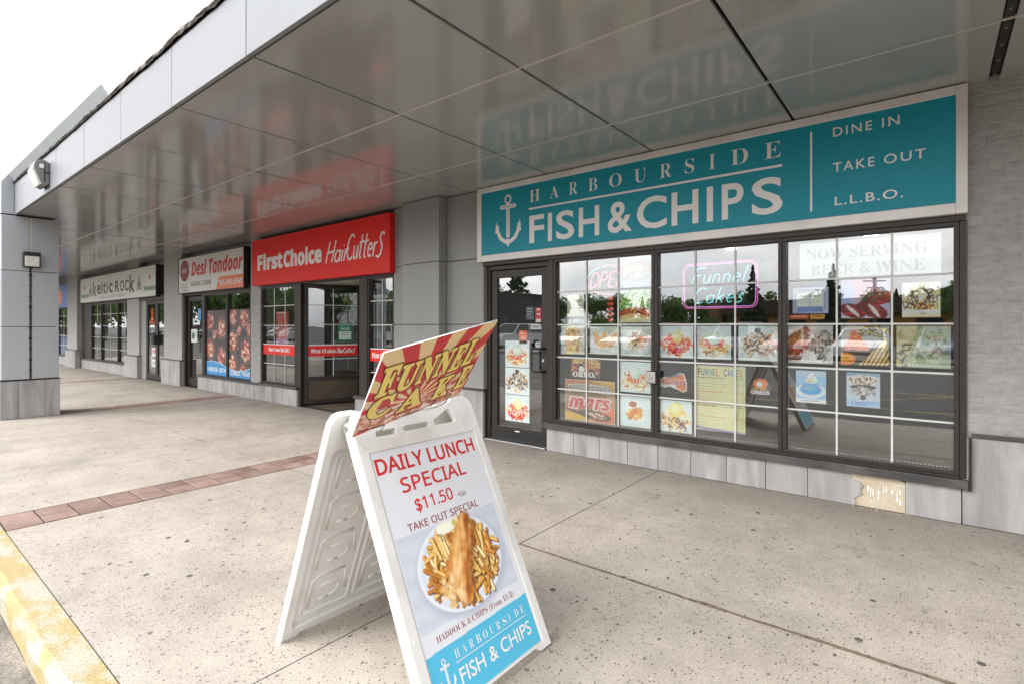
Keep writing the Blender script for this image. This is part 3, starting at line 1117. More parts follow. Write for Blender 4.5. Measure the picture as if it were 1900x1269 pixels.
# door
dr = MB()
DY = 5.075
dr.box(-4.44, -4.385, DY - .02, DY + .09, 0, 2.186); dr.box(-3.52, -3.452, DY - .02, DY + .09, 0, 2.186); dr.box(-4.385, -3.52, DY - .019, DY + .09, 2.13, 2.186)
dr.build('door_frame', 'bronze_frame', fish, bevel=.003)
leaf = MB()
leaf.box(-4.378, -4.285, DY, DY + .05, .02, 2.12); leaf.box(-3.60, -3.527, DY, DY + .05, .02, 2.12)
leaf.box(-4.285, -3.60, DY + .001, DY + .05, 2.03, 2.12); leaf.box(-4.285, -3.60, DY + .001, DY + .05, .02, .19)
door = leaf.build('door', 'bronze_frame', fish, bevel=.003)
MB().box(-4.29, -3.595, DY + .022, DY + .028, .185, 2.035).build('pane', 'window_glass', door)
hd = MB()
hd.tube([(-3.555, DY, 1.17), (-3.555, DY - .06, 1.17), (-3.68, DY - .065, 1.17), (-3.70, DY - .065, 1.155), (-3.70, DY - .065, .915), (-3.68, DY - .065, .90), (-3.555, DY - .06, .90), (-3.555, DY, .90)], .012, 8)
hd.build('handle', 'black_metal', door, smooth=True)
MB().tube([(-3.57, DY - .012, 1.03), (-3.57, DY, 1.03)], .017, 12).build('lock', 'steel', door)
MB().box(-4.375, -3.53, DY - .012, DY - .001, .025, .165).build('kick_plate', 'black_metal', door, bevel=.002)
MB().box(-3.99, -3.92, DY - .014, DY - .0125, .145, .158).build('maker_label', 'vinyl_white', door)
box('threshold', 'steel', fish, -4.44, -3.5, 5.0, 5.2, .0, .018, .002)
# grey panelled wall with its pier, left of the door
pier = thing('wall_pier', (-5.4, 4.9, 0), 'grey metal-clad pier and wall between the teal-sign shop and the red-sign salon', 'pier')
MB().box(-6.22, -4.462, YW + .03, YW + .3, 0, SOF).build('pier_core', 'grout', pier)
MB().box(-5.84, -5.12, 4.88, YW + .03, 0, SOF - .01).build('pier_core', 'grout', pier)
ZP = [.632, 1.452, 2.29, SOF - .004]
for a, b in zip(ZP[:-1], ZP[1:]):
    g = .004
    bpiece('wall_panel', 'wall_panel_grey', pier, -6.218, -5.852, YW - .005, YW + .03, a + g, b - g, .003)
    bpiece('wall_panel', 'wall_panel_grey', pier, -5.106, -4.462, YW - .005, YW + .03, a + g, b - g, .003)
    bpiece('wall_panel', 'wall_panel_grey', pier, -5.85, -5.108, 4.85, 4.88, a + g, b - g, .003)
    bpiece('wall_panel', 'wall_panel_grey', pier, -5.12, -5.108, 4.88, YW - .006, a + g, b - g, .002)
    bpiece('wall_panel', 'wall_panel_grey', pier, -5.85, -5.838, 4.88, YW - .006, a + g, b - g, .002)
    bpiece('wall_panel', 'wall_panel_grey', pier, -4.4615, -4.445, YW - .004, YW + .12, a + g, b - g, .002)
box('trim_strip', 'sill_metal', pier, -5.10, -4.445, YW - .015, YW + .03, .606, .630, .002)
box('trim_strip', 'sill_metal', pier, -5.86, -5.10, 4.84, 4.88, .606, .630, .002)
box('trim_strip', 'sill_metal', pier, -6.218, -5.862, YW - .015, YW + .03, .606, .630, .002)
for a, b in ((-5.10, -4.785), (-4.785, -4.448)):
    bpiece('tile', 'stone_tile', pier, a + .002, b - .002, YW - .01, YW + .03, .002, .604, .002)
for a, b in ((-5.86, -5.48), (-5.48, -5.102)):
    bpiece('tile', 'stone_tile', pier, a + .002, b - .002, 4.845, 4.88, .002, .604, .002)
bpiece('tile', 'stone_tile', pier, -5.119, -5.1005, 4.882, YW - .012, .002, .604, .001)
bpiece('tile', 'stone_tile', pier, -6.215, -5.862, YW - .01, YW + .03, .002, .604, .002)

# ---- salon
fc = thing('shop', (-8.3, YW, 0), 'salon front under the red sign with a recessed splayed doorway', 'shop front')
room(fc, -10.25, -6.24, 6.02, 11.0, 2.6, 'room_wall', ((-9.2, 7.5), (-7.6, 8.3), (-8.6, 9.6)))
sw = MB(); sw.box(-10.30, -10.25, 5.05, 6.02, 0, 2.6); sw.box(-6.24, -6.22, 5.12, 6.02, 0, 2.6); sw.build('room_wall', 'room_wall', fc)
MB().box(-10.25, -6.24, 5.125, 6.02, 2.19, 2.25).build('entry_ceiling', 'ceiling_white', fc)
MB().add([(-10.25, 5.1, .012), (-6.24, 5.1, .012), (-6.24, 6.02, .012), (-10.25, 6.02, .012)], [(0, 1, 2, 3)]).build('entry_floor', 'room_floor', fc)
WL = window(fc, -10.27, -9.0, .345, 2.185, zs=(.72, 1.08, 1.445, 1.815), label='left window with a red band and red price poster')
WR = window(fc, -6.86, -6.225, .345, 2.185, nx=2, label='narrow right window with a red band')
box('header', 'bronze_frame', fc, -10.3, -6.222, YW - .02, YW + .11, 2.187, 2.245, .003)
box('post', 'bronze_frame', fc, -8.998, -8.80, YW - .012, YW + .12, .0, 2.186, .004)
box('post', 'bronze_frame', fc, -7.06, -6.862, YW - .012, YW + .12, .0, 2.186, .004)
box('sill', 'sill_metal', fc, -10.3, -8.86, YW - .07, YW + .09, .30, .344, .004)
box('sill', 'sill_metal', fc, -7.14, -6.222, YW - .07, YW + .09, .30, .344, .004)
for a, b in ((-10.3, -8.88), (-7.12, -6.222)):
    tile_row(fc, a, b, 0, .298, YW - .05)
bpiece('tile', 'stone_tile', fc, -8.8785, -8.86, YW - .048, YW - .013, .002, .298, .001)


def splay(P0, P1, label, band):
    """slanting glazed side of the recessed entry: kick panel, pane, grid"""
    P0, P1 = Vector(P0), Vector(P1)
    d = (P1 - P0); Ln = d.length; d.normalize()
    f = MB()
    for s0 in (0, Ln - .05):
        f.bar(P0 + d * (s0 + .025) + Z_ * .05, P0 + d * (s0 + .025) + Z_ * 2.185, .05, .07, up=d)
    for z in (.08, .49, 2.15):
        f.bar(P0 + d * .05 + Z_ * z, P0 + d * (Ln - .05) + Z_ * z, .06, .07)
    wn = f.build('window', 'bronze_frame', fc)
    wn['label'] = label
    k = MB(); k.bar(P0 + d * .05 + Z_ * .285, P0 + d * (Ln - .05) + Z_ * .285, .02, .35); k.build('kick_panel', 'bronze_kick', wn)
    k = MB(); k.bar(P0 + d * .05 + Z_ * 1.32, P0 + d * (Ln - .05) + Z_ * 1.32, .006, 1.62); k.build('pane', 'window_glass', wn)
    nrm = d.cross(Z_)
    if nrm.y > 0: nrm = -nrm
    k = MB(); c = P0 + d * (Ln / 2) + nrm * .01
    k.bar(c + Z_ * .52, c + Z_ * 2.12, .014, .008, up=nrm); k.build('muntin', 'muntin_white', wn)
    for z in (.84, 1.095, 1.46, 1.81):
        k = MB(); k.bar(P0 + d * .05 + nrm * .013 + Z_ * z, P0 + d * (Ln - .05) + nrm * .013 + Z_ * z, .008, .014); k.build('muntin', 'muntin_white', wn)
    return d, nrm, Ln


SP0, SP1 = Vector((-8.80, 5.07, 0)), Vector((-8.42, 5.98, 0))
sd, sn, sL = splay(SP0, SP1, 'slanting glazed side of the doorway with a brown kick panel', True)
splay(Vector((-7.5, 5.98, 0)), Vector((-7.07, 5.07, 0)), 'right slanting glazed side of the doorway', True)
dd = MB()
dd.box(-8.36, -8.24, 5.98, 6.03, .02, 2.12); dd.box(-7.68, -7.56, 5.98, 6.03, .02, 2.12); dd.box(-8.24, -7.68, 5.981, 6.03, 2.0, 2.12); dd.box(-8.24, -7.68, 5.981, 6.03, .02, .2)
dfc = dd.build('door', 'bronze_frame', fc, bevel=.003)
MB().box(-8.24, -7.68, 6.0, 6.006, .2, 2.0).build('pane', 'window_glass', dfc)
MB().tube([(-8.3, 5.98, 1.25), (-8.3, 5.91, 1.25), (-8.3, 5.91, .85), (-8.3, 5.98, .85)], .014, 8).build('handle', 'black_metal', dfc)
box('door_frame', 'bronze_frame', fc, -8.42, -8.365, 5.96, 6.06, 0, 2.186, .003)
box('door_frame', 'bronze_frame', fc, -7.555, -7.5, 5.96, 6.06, 0, 2.186, .003)
for i, (cx_, cy_) in enumerate(((-9.6, 7.2), (-8.9, 7.3), (-7.6, 7.3))):
    ch = thing('chair', (cx_, cy_, .01), ['low black waiting chair inside the salon, behind the left window', 'low black waiting chair inside the salon, behind the slanting glass', 'low black waiting chair inside the salon, behind the doorway'][i], 'chair', 'waiting chairs inside the salon')
    MB().box(cx_ - .24, cx_ + .24, cy_ - .24, cy_ + .22, .42, .48).build('seat', 'chair_dark', ch, bevel=.01)
    MB().box(cx_ - .24, cx_ + .24, cy_ + .2, cy_ + .25, .5, .9).build('backrest', 'chair_dark', ch, bevel=.01)
    for sx in (-.21, .21):
        for sy in (-.2, .2):
            MB().tube([(cx_ + sx, cy_ + sy, .01), (cx_ + sx, cy_ + sy, .43)], .014, 6).build('leg', 'steel', ch)

# ---- brick piers of painted brick with tiled feet


def brick_pier(x0, x1, label, foot, yf=YW, ftz=.6):
    t = thing('wall_pier', ((x0 + x1) / 2, yf, 0), label, 'pier')
    MB().box(x0, x1, yf, YW + .3, 0, SOF).build('brickwork', 'grey_brick_far', t)
    if foot:
        n = max(1, round((x1 - x0 + .04) / .4))
        for i in range(n):
            a = x0 - .03 + (x1 - x0 + .06) * i / n
            b = x0 - .03 + (x1 - x0 + .06) * (i + 1) / n
            bpiece('tile', 'stone_tile', t, a + .003, b - .003, yf - .06, yf - .03, .002, ftz, .002)
        bpiece('tile', 'stone_tile', t, x1 + .012, x1 + .03, yf - .028, yf + .08, .002, ftz, .002)
        MB().box(x0 - .025, x1 + .011, yf - .03, yf + .05, 0, ftz - .003).build('tile_backing', 'grout', t)
        MB().box(x0 - .04, x1 + .04, yf - .07, yf + .05, ftz + .001, ftz + .02).build('trim_strip', 'sill_metal', t)
    return t


brick_pier(-10.70, -10.302, 'narrow painted-brick strip between the tandoor window and the red-sign salon', False)
brick_pier(-15.26, -14.10, 'wide painted-brick pier between the tandoor door and the pub door, tiled foot', True, 4.95)
brick_pier(-18.22, -17.2, 'painted-brick pier between the pub window and the pub door, tiled foot', True, 4.97)
brick_pier(-24.4, -23.1, 'grey pier between the blue shop and the pub, low tiled foot', True, 4.85)

# ---- tandoor restaurant
dt = thing('shop', (-12.4, YW, 0), 'tandoor restaurant front with a dark door and window covered by a bowls-of-curry graphic', 'shop front')
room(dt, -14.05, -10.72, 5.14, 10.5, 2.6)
box('header', 'bronze_frame', dt, -14.095, -10.705, YW - .01, YW + .12, 2.15, 2.245, .003)
box('jamb', 'bronze_frame', dt, -14.095, -14.03, YW - .005, YW + .12, 0, 2.149, .003)
box('jamb', 'bronze_frame', dt, -13.06, -12.93, YW - .006, YW + .12, 0, 2.149, .003)
dl = MB()
dl.box(-14.02, -13.92, 5.05, 5.1, .03, 2.13); dl.box(-13.17, -13.07, 5.05, 5.1, .03, 2.13); dl.box(-13.92, -13.17, 5.051, 5.1, 2.02, 2.13); dl.box(-13.92, -13.17, 5.051, 5.1, .03, .22)
ddr = dl.build('door', 'bronze_frame', dt, bevel=.003)
MB().box(-13.925, -13.165, 5.072, 5.078, .215, 2.025).build('pane', 'window_glass', ddr)
MB().tube([(-13.12, 5.05, 1.2), (-13.12, 4.98, 1.2), (-13.12, 4.98, .85), (-13.12, 5.05, .85)], .013, 8).build('handle', 'black_metal', ddr)
window(dt, -12.928, -11.79, .325, 2.149, grid=False, label='left half of the graphic-covered window')
window(dt, -11.788, -10.705, .325, 2.149, grid=False, label='right half of the graphic-covered window')
box('sill', 'sill_metal', dt, -13.2, -10.302, YW - .07, YW + .02, .285, .323, .004)
tile_row(dt, -13.18, -10.302, 0, .283, YW - .05)

# ---- pub
kr = thing('shop', (-19.5, YW, 0), 'pub front under the cream sign: gridded window and dark double door', 'shop front')
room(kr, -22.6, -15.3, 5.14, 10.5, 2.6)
box('header', 'bronze_frame', kr, -23.1, -18.222, YW - .01, YW + .12, 2.15, 2.245, .003)
box('header', 'bronze_frame', kr, -17.198, -15.262, YW - .01, YW + .12, 2.12, 2.245, .003)
MB().box(-23.1, -22.02, YW + .0, YW + .12, .32, 2.149).build('blank_panel', 'bronze_frame', kr)
window(kr, -22.018, -20.9, .345, 2.149, nx=2)
window(kr, -20.898, -19.2, .345, 2.149, nx=2)
window(kr, -19.198, -18.222, .345, 2.149, nx=2)
box('sill', 'sill_metal', kr, -23.1, -18.222, YW - .06, YW + .05, .30, .343, .004)
tile_row(kr, -23.1, -18.26, 0, .298, YW - .03, .4)
MB().box(-17.198, -16.8, YW + .02, YW + .2, 0, 2.119).build('blank_panel', 'wall_panel_grey', kr)
for i, (a, b) in enumerate(((-16.79, -16.05), (-16.04, -15.27))):
    q = MB(); q.box(a, a + .08, 5.03, 5.08, .02, 2.11); q.box(b - .08, b, 5.03, 5.08, .02, 2.11); q.box(a + .08, b - .08, 5.031, 5.08, 2.02, 2.11); q.box(a + .08, b - .08, 5.031, 5.08, .02, .16)
    q = q.build('door', 'bronze_frame', kr, bevel=.003)
    MB().box(a + .075, b - .075, 5.05, 5.056, .155, 2.025).build('pane', 'window_glass', q)
    hx = b - .04 if i == 0 else a + .04
    MB().box(hx - .035, hx + .035, 4.94, 5.03, .95, 1.2).build('handle', 'black_metal', q, bevel=.005)

# ---- shop beyond the pub
bl = thing('shop', (-27, YW, 0), 'farthest shop front with a blue sign, mostly hidden by the corner column', 'shop front')
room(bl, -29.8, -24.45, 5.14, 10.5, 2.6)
window(bl, -29.9, -26.6, .345, 2.1, nx=4)
window(bl, -26.598, -24.42, .345, 2.1, nx=3)
tile_row(bl, -29.9, -24.42, 0, .30, YW - .03, .5)
box('sill', 'sill_metal', bl, -29.9, -24.42, YW - .05, YW + .05, .302, .343, .003)
box('header', 'bronze_frame', bl, -29.9, -24.42, YW - .01, YW + .12, 2.102, 2.245, .003)
o = MB().box(-26.55, -24.75, YW + .052, YW + .056, .40, 1.0).build('window_graphic', 'sign_blue', bl)

# ================================================================== canopy
can = thing('canopy', (-8, 3.3, SOF), 'deep canopy over the walkway with grey metal soffit panels and a pale fascia', 'canopy')
YF = 1.60
XS = [0.34 - 1.2545 * k for k in range(-7, 25)]
XS = sorted(XS)
YS = [YF + .012, 2.81, 4.085, 5.115]
for i in range(len(XS) - 1):
    a, b = XS[i], XS[i + 1]
    seamL = .03 if abs(a - .34) < .01 or abs(a + 12.205) < .02 else .011
    seamR = .03 if abs(b - .34) < .01 or abs(b + 12.205) < .02 else .011
    for j in range(3):
        c, d = YS[j], YS[j + 1]
        o = bpiece('soffit_panel', 'soffit_panel', can, a + seamL, b - seamR, c + .009, d - .009, SOF, SOF + .025, .004)
        o.rotation_euler = (R(rnd.uniform(-.12, .12)), R(rnd.uniform(-.12, .12)), 0)
    f = bpiece('fascia_panel', 'fascia_panel', can, a + .005, b - .005, YF - .03, YF, SOF - .012, 3.625, .003)
    f.rotation_euler = (R(rnd.uniform(-.15, .15)), 0, R(rnd.uniform(-.15, .15)))
for y in YS[1:3]:
    MB().box(-30, 9, y - .0085, y + .0085, SOF + .004, SOF + .02).build('joint_strip', 'joint_light', can)
MB().box(-30, 9, YF + .001, 5.32, SOF + .035, 3.55).build('canopy_core', 'joint_dark', can)
for xs_ in (.34, -12.205):
    s_ = MB()
    s_.box(xs_ - .022, xs_ + .022, YF + .01, 4.9, SOF + .012, SOF + .03)
    s_.build('expansion_joint', 'black_metal', can)
    s_ = MB()
    for k in range(14):
        s_.box(xs_ - .006, xs_ + .006, 1.8 + k * .24, 1.812 + k * .24, SOF + .004, SOF + .0115)
    s_.build('screw', 'steel', can)
# crumpled edge flashing on top of the fascia
fl = MB()
nseg = 300
prev = None
vs = []
prof = [(-.045, .0), (-.06, .022), (-.05, .05), (-.03, .075), (.02, .085), (.09, .07), (.09, -.01)]
rr = random.Random(3)
for i in range(nseg + 1):
    x = -11.2 + 20.2 * i / nseg
    k = 1.0 if x > -5 else max(.35, 1 + (x + 5) * .11)
    wob = .010 * math.sin(x * 5.3) + .007 * math.sin(x * 13.7 + 1) + rr.uniform(-.004, .004)
    for (y, z) in prof:
        vs.append((x, YF + y + rr.uniform(-.006, .006), 3.635 + (z * .75 + wob * .6 + rr.uniform(-.004, .004)) * k))
fs = []
npf = len(prof)
for i in range(nseg):
    for p in range(npf - 1):
        q = i * npf + p
        fs.append((q, q + 1, q + npf + 1, q + npf))
fl.add(vs, fs)
o = fl.build('edge_flashing', 'cap_flashing', can)
MB().box(-11.2, 9, YF - .028, YF + .08, 3.628, 3.637).build('fascia_edge', 'black_metal', can)
MB().box(-30, 9, YF + .09, 5.3, 3.56, 3.62).build('roof_deck', 'lamp_housing', can)

# ================================================================== corner column and its portal frame
cl = thing('corner_column', (-11.45, 1.76, 0), 'square grey-clad canopy column with stone tile foot at the kerb', 'column')
CX0, CX1, CY0, CY1 = -11.8, -11.1, 1.42, 2.105
MB().box(CX0 + .02, CX1 - .03, CY0 + .03, CY1 - .03, 0, 3.1).build('column_core', 'joint_dark', cl)
ZC = [.602, 1.42, 2.287, 3.14]
for a, b in zip(ZC[:-1], ZC[1:]):
    g = .004
    ym = 1.757
    bpiece('cladding_panel', 'column_panel', cl, CX1 - .025, CX1, CY0 + .004, ym - .012, a + g, b - g, .003)
    bpiece('cladding_panel', 'column_panel', cl, CX1 - .025, CX1, ym + .012, CY1 - .004, a + g, b - g, .003)
    bpiece('cladding_panel', 'column_panel', cl, CX0 + .004, CX1 - .027, CY0 + .001, CY0 + .025, a + g, b - g, .003)
    bpiece('cladding_panel', 'column_panel', cl, CX0 + .004, CX1 - .027, CY1 - .027, CY1 - .002, a + g, b - g, .003)
    bpiece('cladding_panel', 'column_panel', cl, CX0, CX0 + .002, CY0 + .03, CY1 - .03, a + g, b - g, .0)
cy = [CY0 - .012, 1.612, 1.925, CY1 + .01]
for a, b in zip(cy[:-1], cy[1:]):
    bpiece('tile', 'stone_tile', cl, CX1 + .0, CX1 + .02, a + .002, b - .002, .002, .585, .002)
for a, b in ((-11.8, -11.46), (-11.46, -11.102)):
    bpiece('tile', 'stone_tile', cl, a + .002, b - .002, CY0 - .012, CY0 + .01, .002, .585, .002)
    bpiece('tile', 'stone_tile', cl, a + .002, b - .002, CY1 - .012, CY1 + .01, .002, .585, .002)
MB().box(CX0 - .01, CX1 + .022, CY0 - .014, CY1 + .012, .587, .60).build('trim_strip', 'black_metal', cl)
cj = MB(); cj.box(CX1 - .02, CX1 - .008, 1.747, 1.767, .6, 2.35)
cj.build('joint_strip', 'joint_dark', cl)
cj = MB(); cj.box(CX1 - .02, CX1 - .006, 1.747, 1.767, 2.351, 3.13)
cj.build('joint_strip', 'joint_light', cl)
cd = MB()
pts = [(CX1 + .004 + rnd.uniform(-.004, .004), 1.757 + rnd.uniform(-.006, .006), .62 + i * .055) for i in range(33)]
cd.tube(pts, .008, 6)
for i in range(2, 31, 3):
    cd.box(CX1 - .003, CX1 + .018, 1.74 + rnd.uniform(-.01, .0), 1.772, .62 + i * .055, .632 + i * .055 + rnd.uniform(0, .02))
cd.build('cable', 'black_metal', cl)
pf = MB()
pf.prism([(1.42, 3.155), (1.42, 3.64), (1.5, 3.765), (1.569, 3.66), (1.569, 3.155)], (-11.8, 0, 0), Y_, Z_, (.7, 0, 0))
pf.build('frame_leg', 'column_panel', cl, bevel=.003)
pf = MB()
pf.prism([(1.568, 3.645), (1.5, 3.767), (1.515, 3.775), (1.595, 3.655)], (-11.1, 0, 0), Y_, Z_, (4.8, 0, 0))
pf.build('frame_beam', 'column_panel', cl)
MB().box(-11.099, -11.095, 1.43, 1.565, 3.185, 3.192).build('frame_seam', 'joint_light', cl)

# wall pack on the fascia
wp = thing('wall_light', (-8.93, 1.57, 3.24), 'large grey wedge-shaped floodlight with a clear ribbed lens on the pale fascia', 'light')
side = [(0, 3.235), (0, 3.50), (-.05, 3.53), (-.135, 3.505), (-.145, 3.455), (-.065, 3.215), (-.03, 3.205)]
hb = MB().prism(side, (-9.10, 1.569, 0), Y_, Z_, (.33, 0, 0)).build('housing', 'lamp_housing', wp, bevel=.008)
lens = MB().prism([(-.147, 3.452), (-.165, 3.41), (-.095, 3.21), (-.068, 3.222)], (-9.075, 1.569, 0), Y_, Z_, (.28, 0, 0)).build('lens', 'lamp_lens', wp, bevel=.006)
MB().box(-8.769, -8.766, 1.47, 1.52, 3.42, 3.47).build('rating_label', 'vinyl_white', wp)
hg = MB(); hg.box(-8.772, -8.762, 1.515, 1.525, 3.25, 3.48); hg.box(-8.77, -8.758, 1.53, 1.56, 3.36, 3.375); hg.build('hinge', 'black_metal', wp)
# small lamp on the column
sl = thing('wall_light', (CX1, 1.757, 2.34), 'small square black wall lamp with a frosted lens on the corner column', 'light')
MB().box(CX1 + .001, CX1 + .10, 1.66, 1.86, 2.345, 2.585).build('housing', 'black_metal', sl, bevel=.008)
MB().box(CX1 + .095, CX1 + .118, 1.675, 1.845, 2.36, 2.52).build('lens', 'lamp_lens', sl, bevel=.006)
MB().box(CX1 + .09, CX1 + .125, 1.662, 1.858, 2.525, 2.583).build('hood', 'black_metal', sl, bevel=.004)
#PART3
# ================================================================== shop signs


def sign_box(label, x0, x1, z0, z1, yf, face, frame, fw=(.05, .05, .05, .05), depth=.12):
    t = thing('shop_sign', ((x0 + x1) / 2, yf + depth, z0), label, 'sign')
    l_, r_, b_, t_ = fw
    f = MB()
    f.box(x0, x0 + l_, yf, yf + depth, z0, z1); f.box(x1 - r_, x1, yf, yf + depth, z0, z1)
    f.box(x0 + l_, x1 - r_, yf + .001, yf + depth, z0, z0 + b_); f.box(x0 + l_, x1 - r_, yf + .001, yf + depth, z1 - t_, z1)
    f.build('sign_frame', frame, t, bevel=.004)
    MB().box(x0 + l_ - .004, x1 - r_ + .004, yf + .010, yf + .02, z0 + b_ - .004, z1 - t_ + .004).build('sign_face', face, t)
    MB().box(x0 + .01, x1 - .01, yf + .03, yf + depth + .08, z0 + .01, z1 - .01).build('sign_back', 'black_metal', t)
    return t


YS1 = 4.93
hs_ = sign_box('large teal fish and chips sign with anchor and white lettering', -4.50, .20, 2.232, 3.152, YS1, 'sign_teal', 'sign_frame', (.075, .066, .078, .066), .07)
YF1 = YS1 + .010
txt = lambda b, m, x0, x1, z0, z1, **k: text(b, m, hs_, (x0, YF1, z0), X_, Z_, x1 - x0, z1 - z0, **k)
# HARBOURSIDE, letter by letter as it is spaced
for ch, a, b in zip('HARBOURSIDE', (-3.673, -3.39, -3.132, -2.887, -2.638, -2.356, -2.083, -1.835, -1.61, -1.415, -1.134), (-3.531, -3.269, -3.023, -2.779, -2.493, -2.225, -1.966, -1.747, -1.552, -1.27, -1.007)):
    txt(serif(ch), 'vinyl_white', a, b, 2.872, 3.008, off=-.009)
MB().box(-3.685, -.998, YF1 - .002, YF1 - .001, 2.785, 2.806).build('rule', 'vinyl_white', hs_)
for s_, a, b in (('F', -3.678, -3.468), ('I', -3.416, -3.359), ('S', -3.305, -3.065), ('H', -3.008, -2.756), ('&', -2.655, -2.381), ('C', -2.326, -2.014), ('H', -1.966, -1.708), ('I', -1.63, -1.574), ('P', -1.495, -1.307), ('S', -1.24, -.992)):
    txt(s_, 'vinyl_white', a, b, 2.392, 2.712, off=.018)
MB().box(-.787, -.772, YF1 - .002, YF1 - .001, 2.372, 3.028).build('rule', 'vinyl_white', hs_)
txt('DINE', 'vinyl_white', -.624, -.362, 2.952, 3.024, off=.008, spacing=1.25)
txt('IN', 'vinyl_white', -.30, -.19, 2.952, 3.024, off=.008, spacing=1.25)
txt('TAKE', 'vinyl_white', -.624, -.347, 2.667, 2.740, off=.008, spacing=1.25)
txt('OUT', 'vinyl_white', -.288, -.035, 2.667, 2.740, off=.008, spacing=1.25)
txt('L.L.B.O.', 'vinyl_white', -.612, -.169, 2.397, 2.467, off=.008, spacing=1.15)


def anchor(parent, o, u, v, w, h, mat, inner, lift=.002):
    """anchor emblem: ring, stock, shank, curved arms with flukes"""
    o, u, v = Vector(o), Vector(u), Vector(v)
    n = u.cross(v).normalized()
    mb = MB()
    P = lambda x, y: (x * w, y * h)
    ring = arc(.5, .90, .105, .075, 0, 360, 20)
    mb.ribbon([P(*p) for p in ring], .035 * h, o, u, v, n * lift)
    mb.ribbon([P(.5, .84), P(.5, .18)], .085 * h, o, u, v, n * (lift + .0002))
    mb.prism([P(.18, .755), P(.22, .80), P(.78, .80), P(.82, .755), P(.78, .725), P(.22, .725)], o + n * (lift + .0004), u, v, n * .0003)
    arms = [(.07, .42), (.11, .29), (.22, .17), (.37, .11), (.5, .08), (.63, .11), (.78, .17), (.89, .29), (.93, .42)]
    mb.ribbon([P(*p) for p in arms], .075 * h, o, u, v, n * (lift + .0008))
    for s_ in (0, 1):
        q = [(.05, .50), (.0, .27), (.10, .30), (.17, .27)] if s_ == 0 else [(.95, .50), (.83, .27), (.90, .30), (1.0, .27)]
        mb.prism([P(*p) for p in q], o + n * (lift + .001), u, v, n * .0003)
    mb.prism([P(.5, .0), P(.38, .10), P(.5, .17), P(.62, .10)], o + n * (lift + .0013), u, v, n * .0003)
    e = mb.build('anchor_emblem', mat, parent)
    k = MB()
    k.ribbon([P(.5, .70), P(.5, .22)], .010 * h, o, u, v, n * (lift + .002))
    k.ribbon([P(.27, .762), P(.73, .762)], .010 * h, o, u, v, n * (lift + .002))
    k.build('emblem_line', inner, e)


anchor(hs_, (-4.20, YF1, 2.385), X_, Z_, .40, .635, 'vinyl_white', 'sign_teal')

fs_ = sign_box('bright red salon sign with white lettering', -10.43, -6.19, 2.215, 3.09, 4.9, 'sign_red', 'sign_red', (.02, .02, .02, .02), .10)
YF2 = 4.91
text(bsans('First'), 'vinyl_white', fs_, (-10.23, YF2, 2.49), X_, Z_, .95, .32, off=.035)
text(bsans('Choice'), 'vinyl_white', fs_, (-9.24, YF2, 2.49), X_, Z_, 1.25, .315, off=.035)
ribbon_text('Hair', 'vinyl_white', fs_, (-7.87, YF2, 2.47), X_, Z_, .66, .36, .034)
ribbon_text('CutterS', 'vinyl_white', fs_, (-7.26, YF2, 2.46), X_, Z_, .94, .40, .034)
text('®', 'vinyl_white', fs_, (-6.37, YF2, 2.79), X_, Z_, .04, .04)

ds = sign_box('white and orange tandoor restaurant sign with red lettering and round logo', -14.19, -10.79, 2.195, 3.04, 4.9, 'sign_white', 'black_metal', (.02, .02, .02, .02), .10)
q = Cv(90, 90, (190, 30, 35))
lg = MB()
lg.prism(arc(-13.82, 2.73, .255, .25, 0, 358, 28), (0, 4.907, 0), X_, Z_, (0, .002, 0)); lg.build('logo_disc', 'vinyl_darkred', ds)
lg = MB(); lg.ribbon(arc(-13.82, 2.73, .225, .22, 0, 360, 28), .02, (0, 4.9065, 0), X_, Z_, (0, -.001, 0)); lg.build('logo_ring', 'vinyl_black', ds)
text(bsans('DNT'), 'vinyl_white', ds, (-13.97, 4.906, 2.68), X_, Z_, .30, .1)
text(bsansital('Desi'), 'vinyl_red', ds, (-13.42, 4.91, 2.58), X_, Z_, .84, .34, off=.02)
text(bsansital('Tandoor'), 'vinyl_red', ds, (-12.47, 4.91, 2.58), X_, Z_, 1.62, .345, off=.02)
text('INDIAN CUISINE', 'vinyl_black', ds, (-13.44, 4.91, 2.345), X_, Z_, 1.1, .105)
MB().prism([(-12.10, 2.216), (-11.94, 2.485), (-10.812, 2.485), (-10.812, 2.216)], (0, 4.907, 0), X_, Z_, (0, .002, 0)).build('phone_band', 'sign_orange', ds)
text('905.840.6969', 'vinyl_white', ds, (-11.93, 4.906, 2.29), X_, Z_, 1.07, .13, off=.012)
for i, s_ in enumerate(('TAKE OUT', 'DELIVERY', 'CATERING')):
    text(s_, 'vinyl_black', ds, (-14.03, 4.91, 2.385 - i * .07), X_, Z_, .40, .045, res=1)

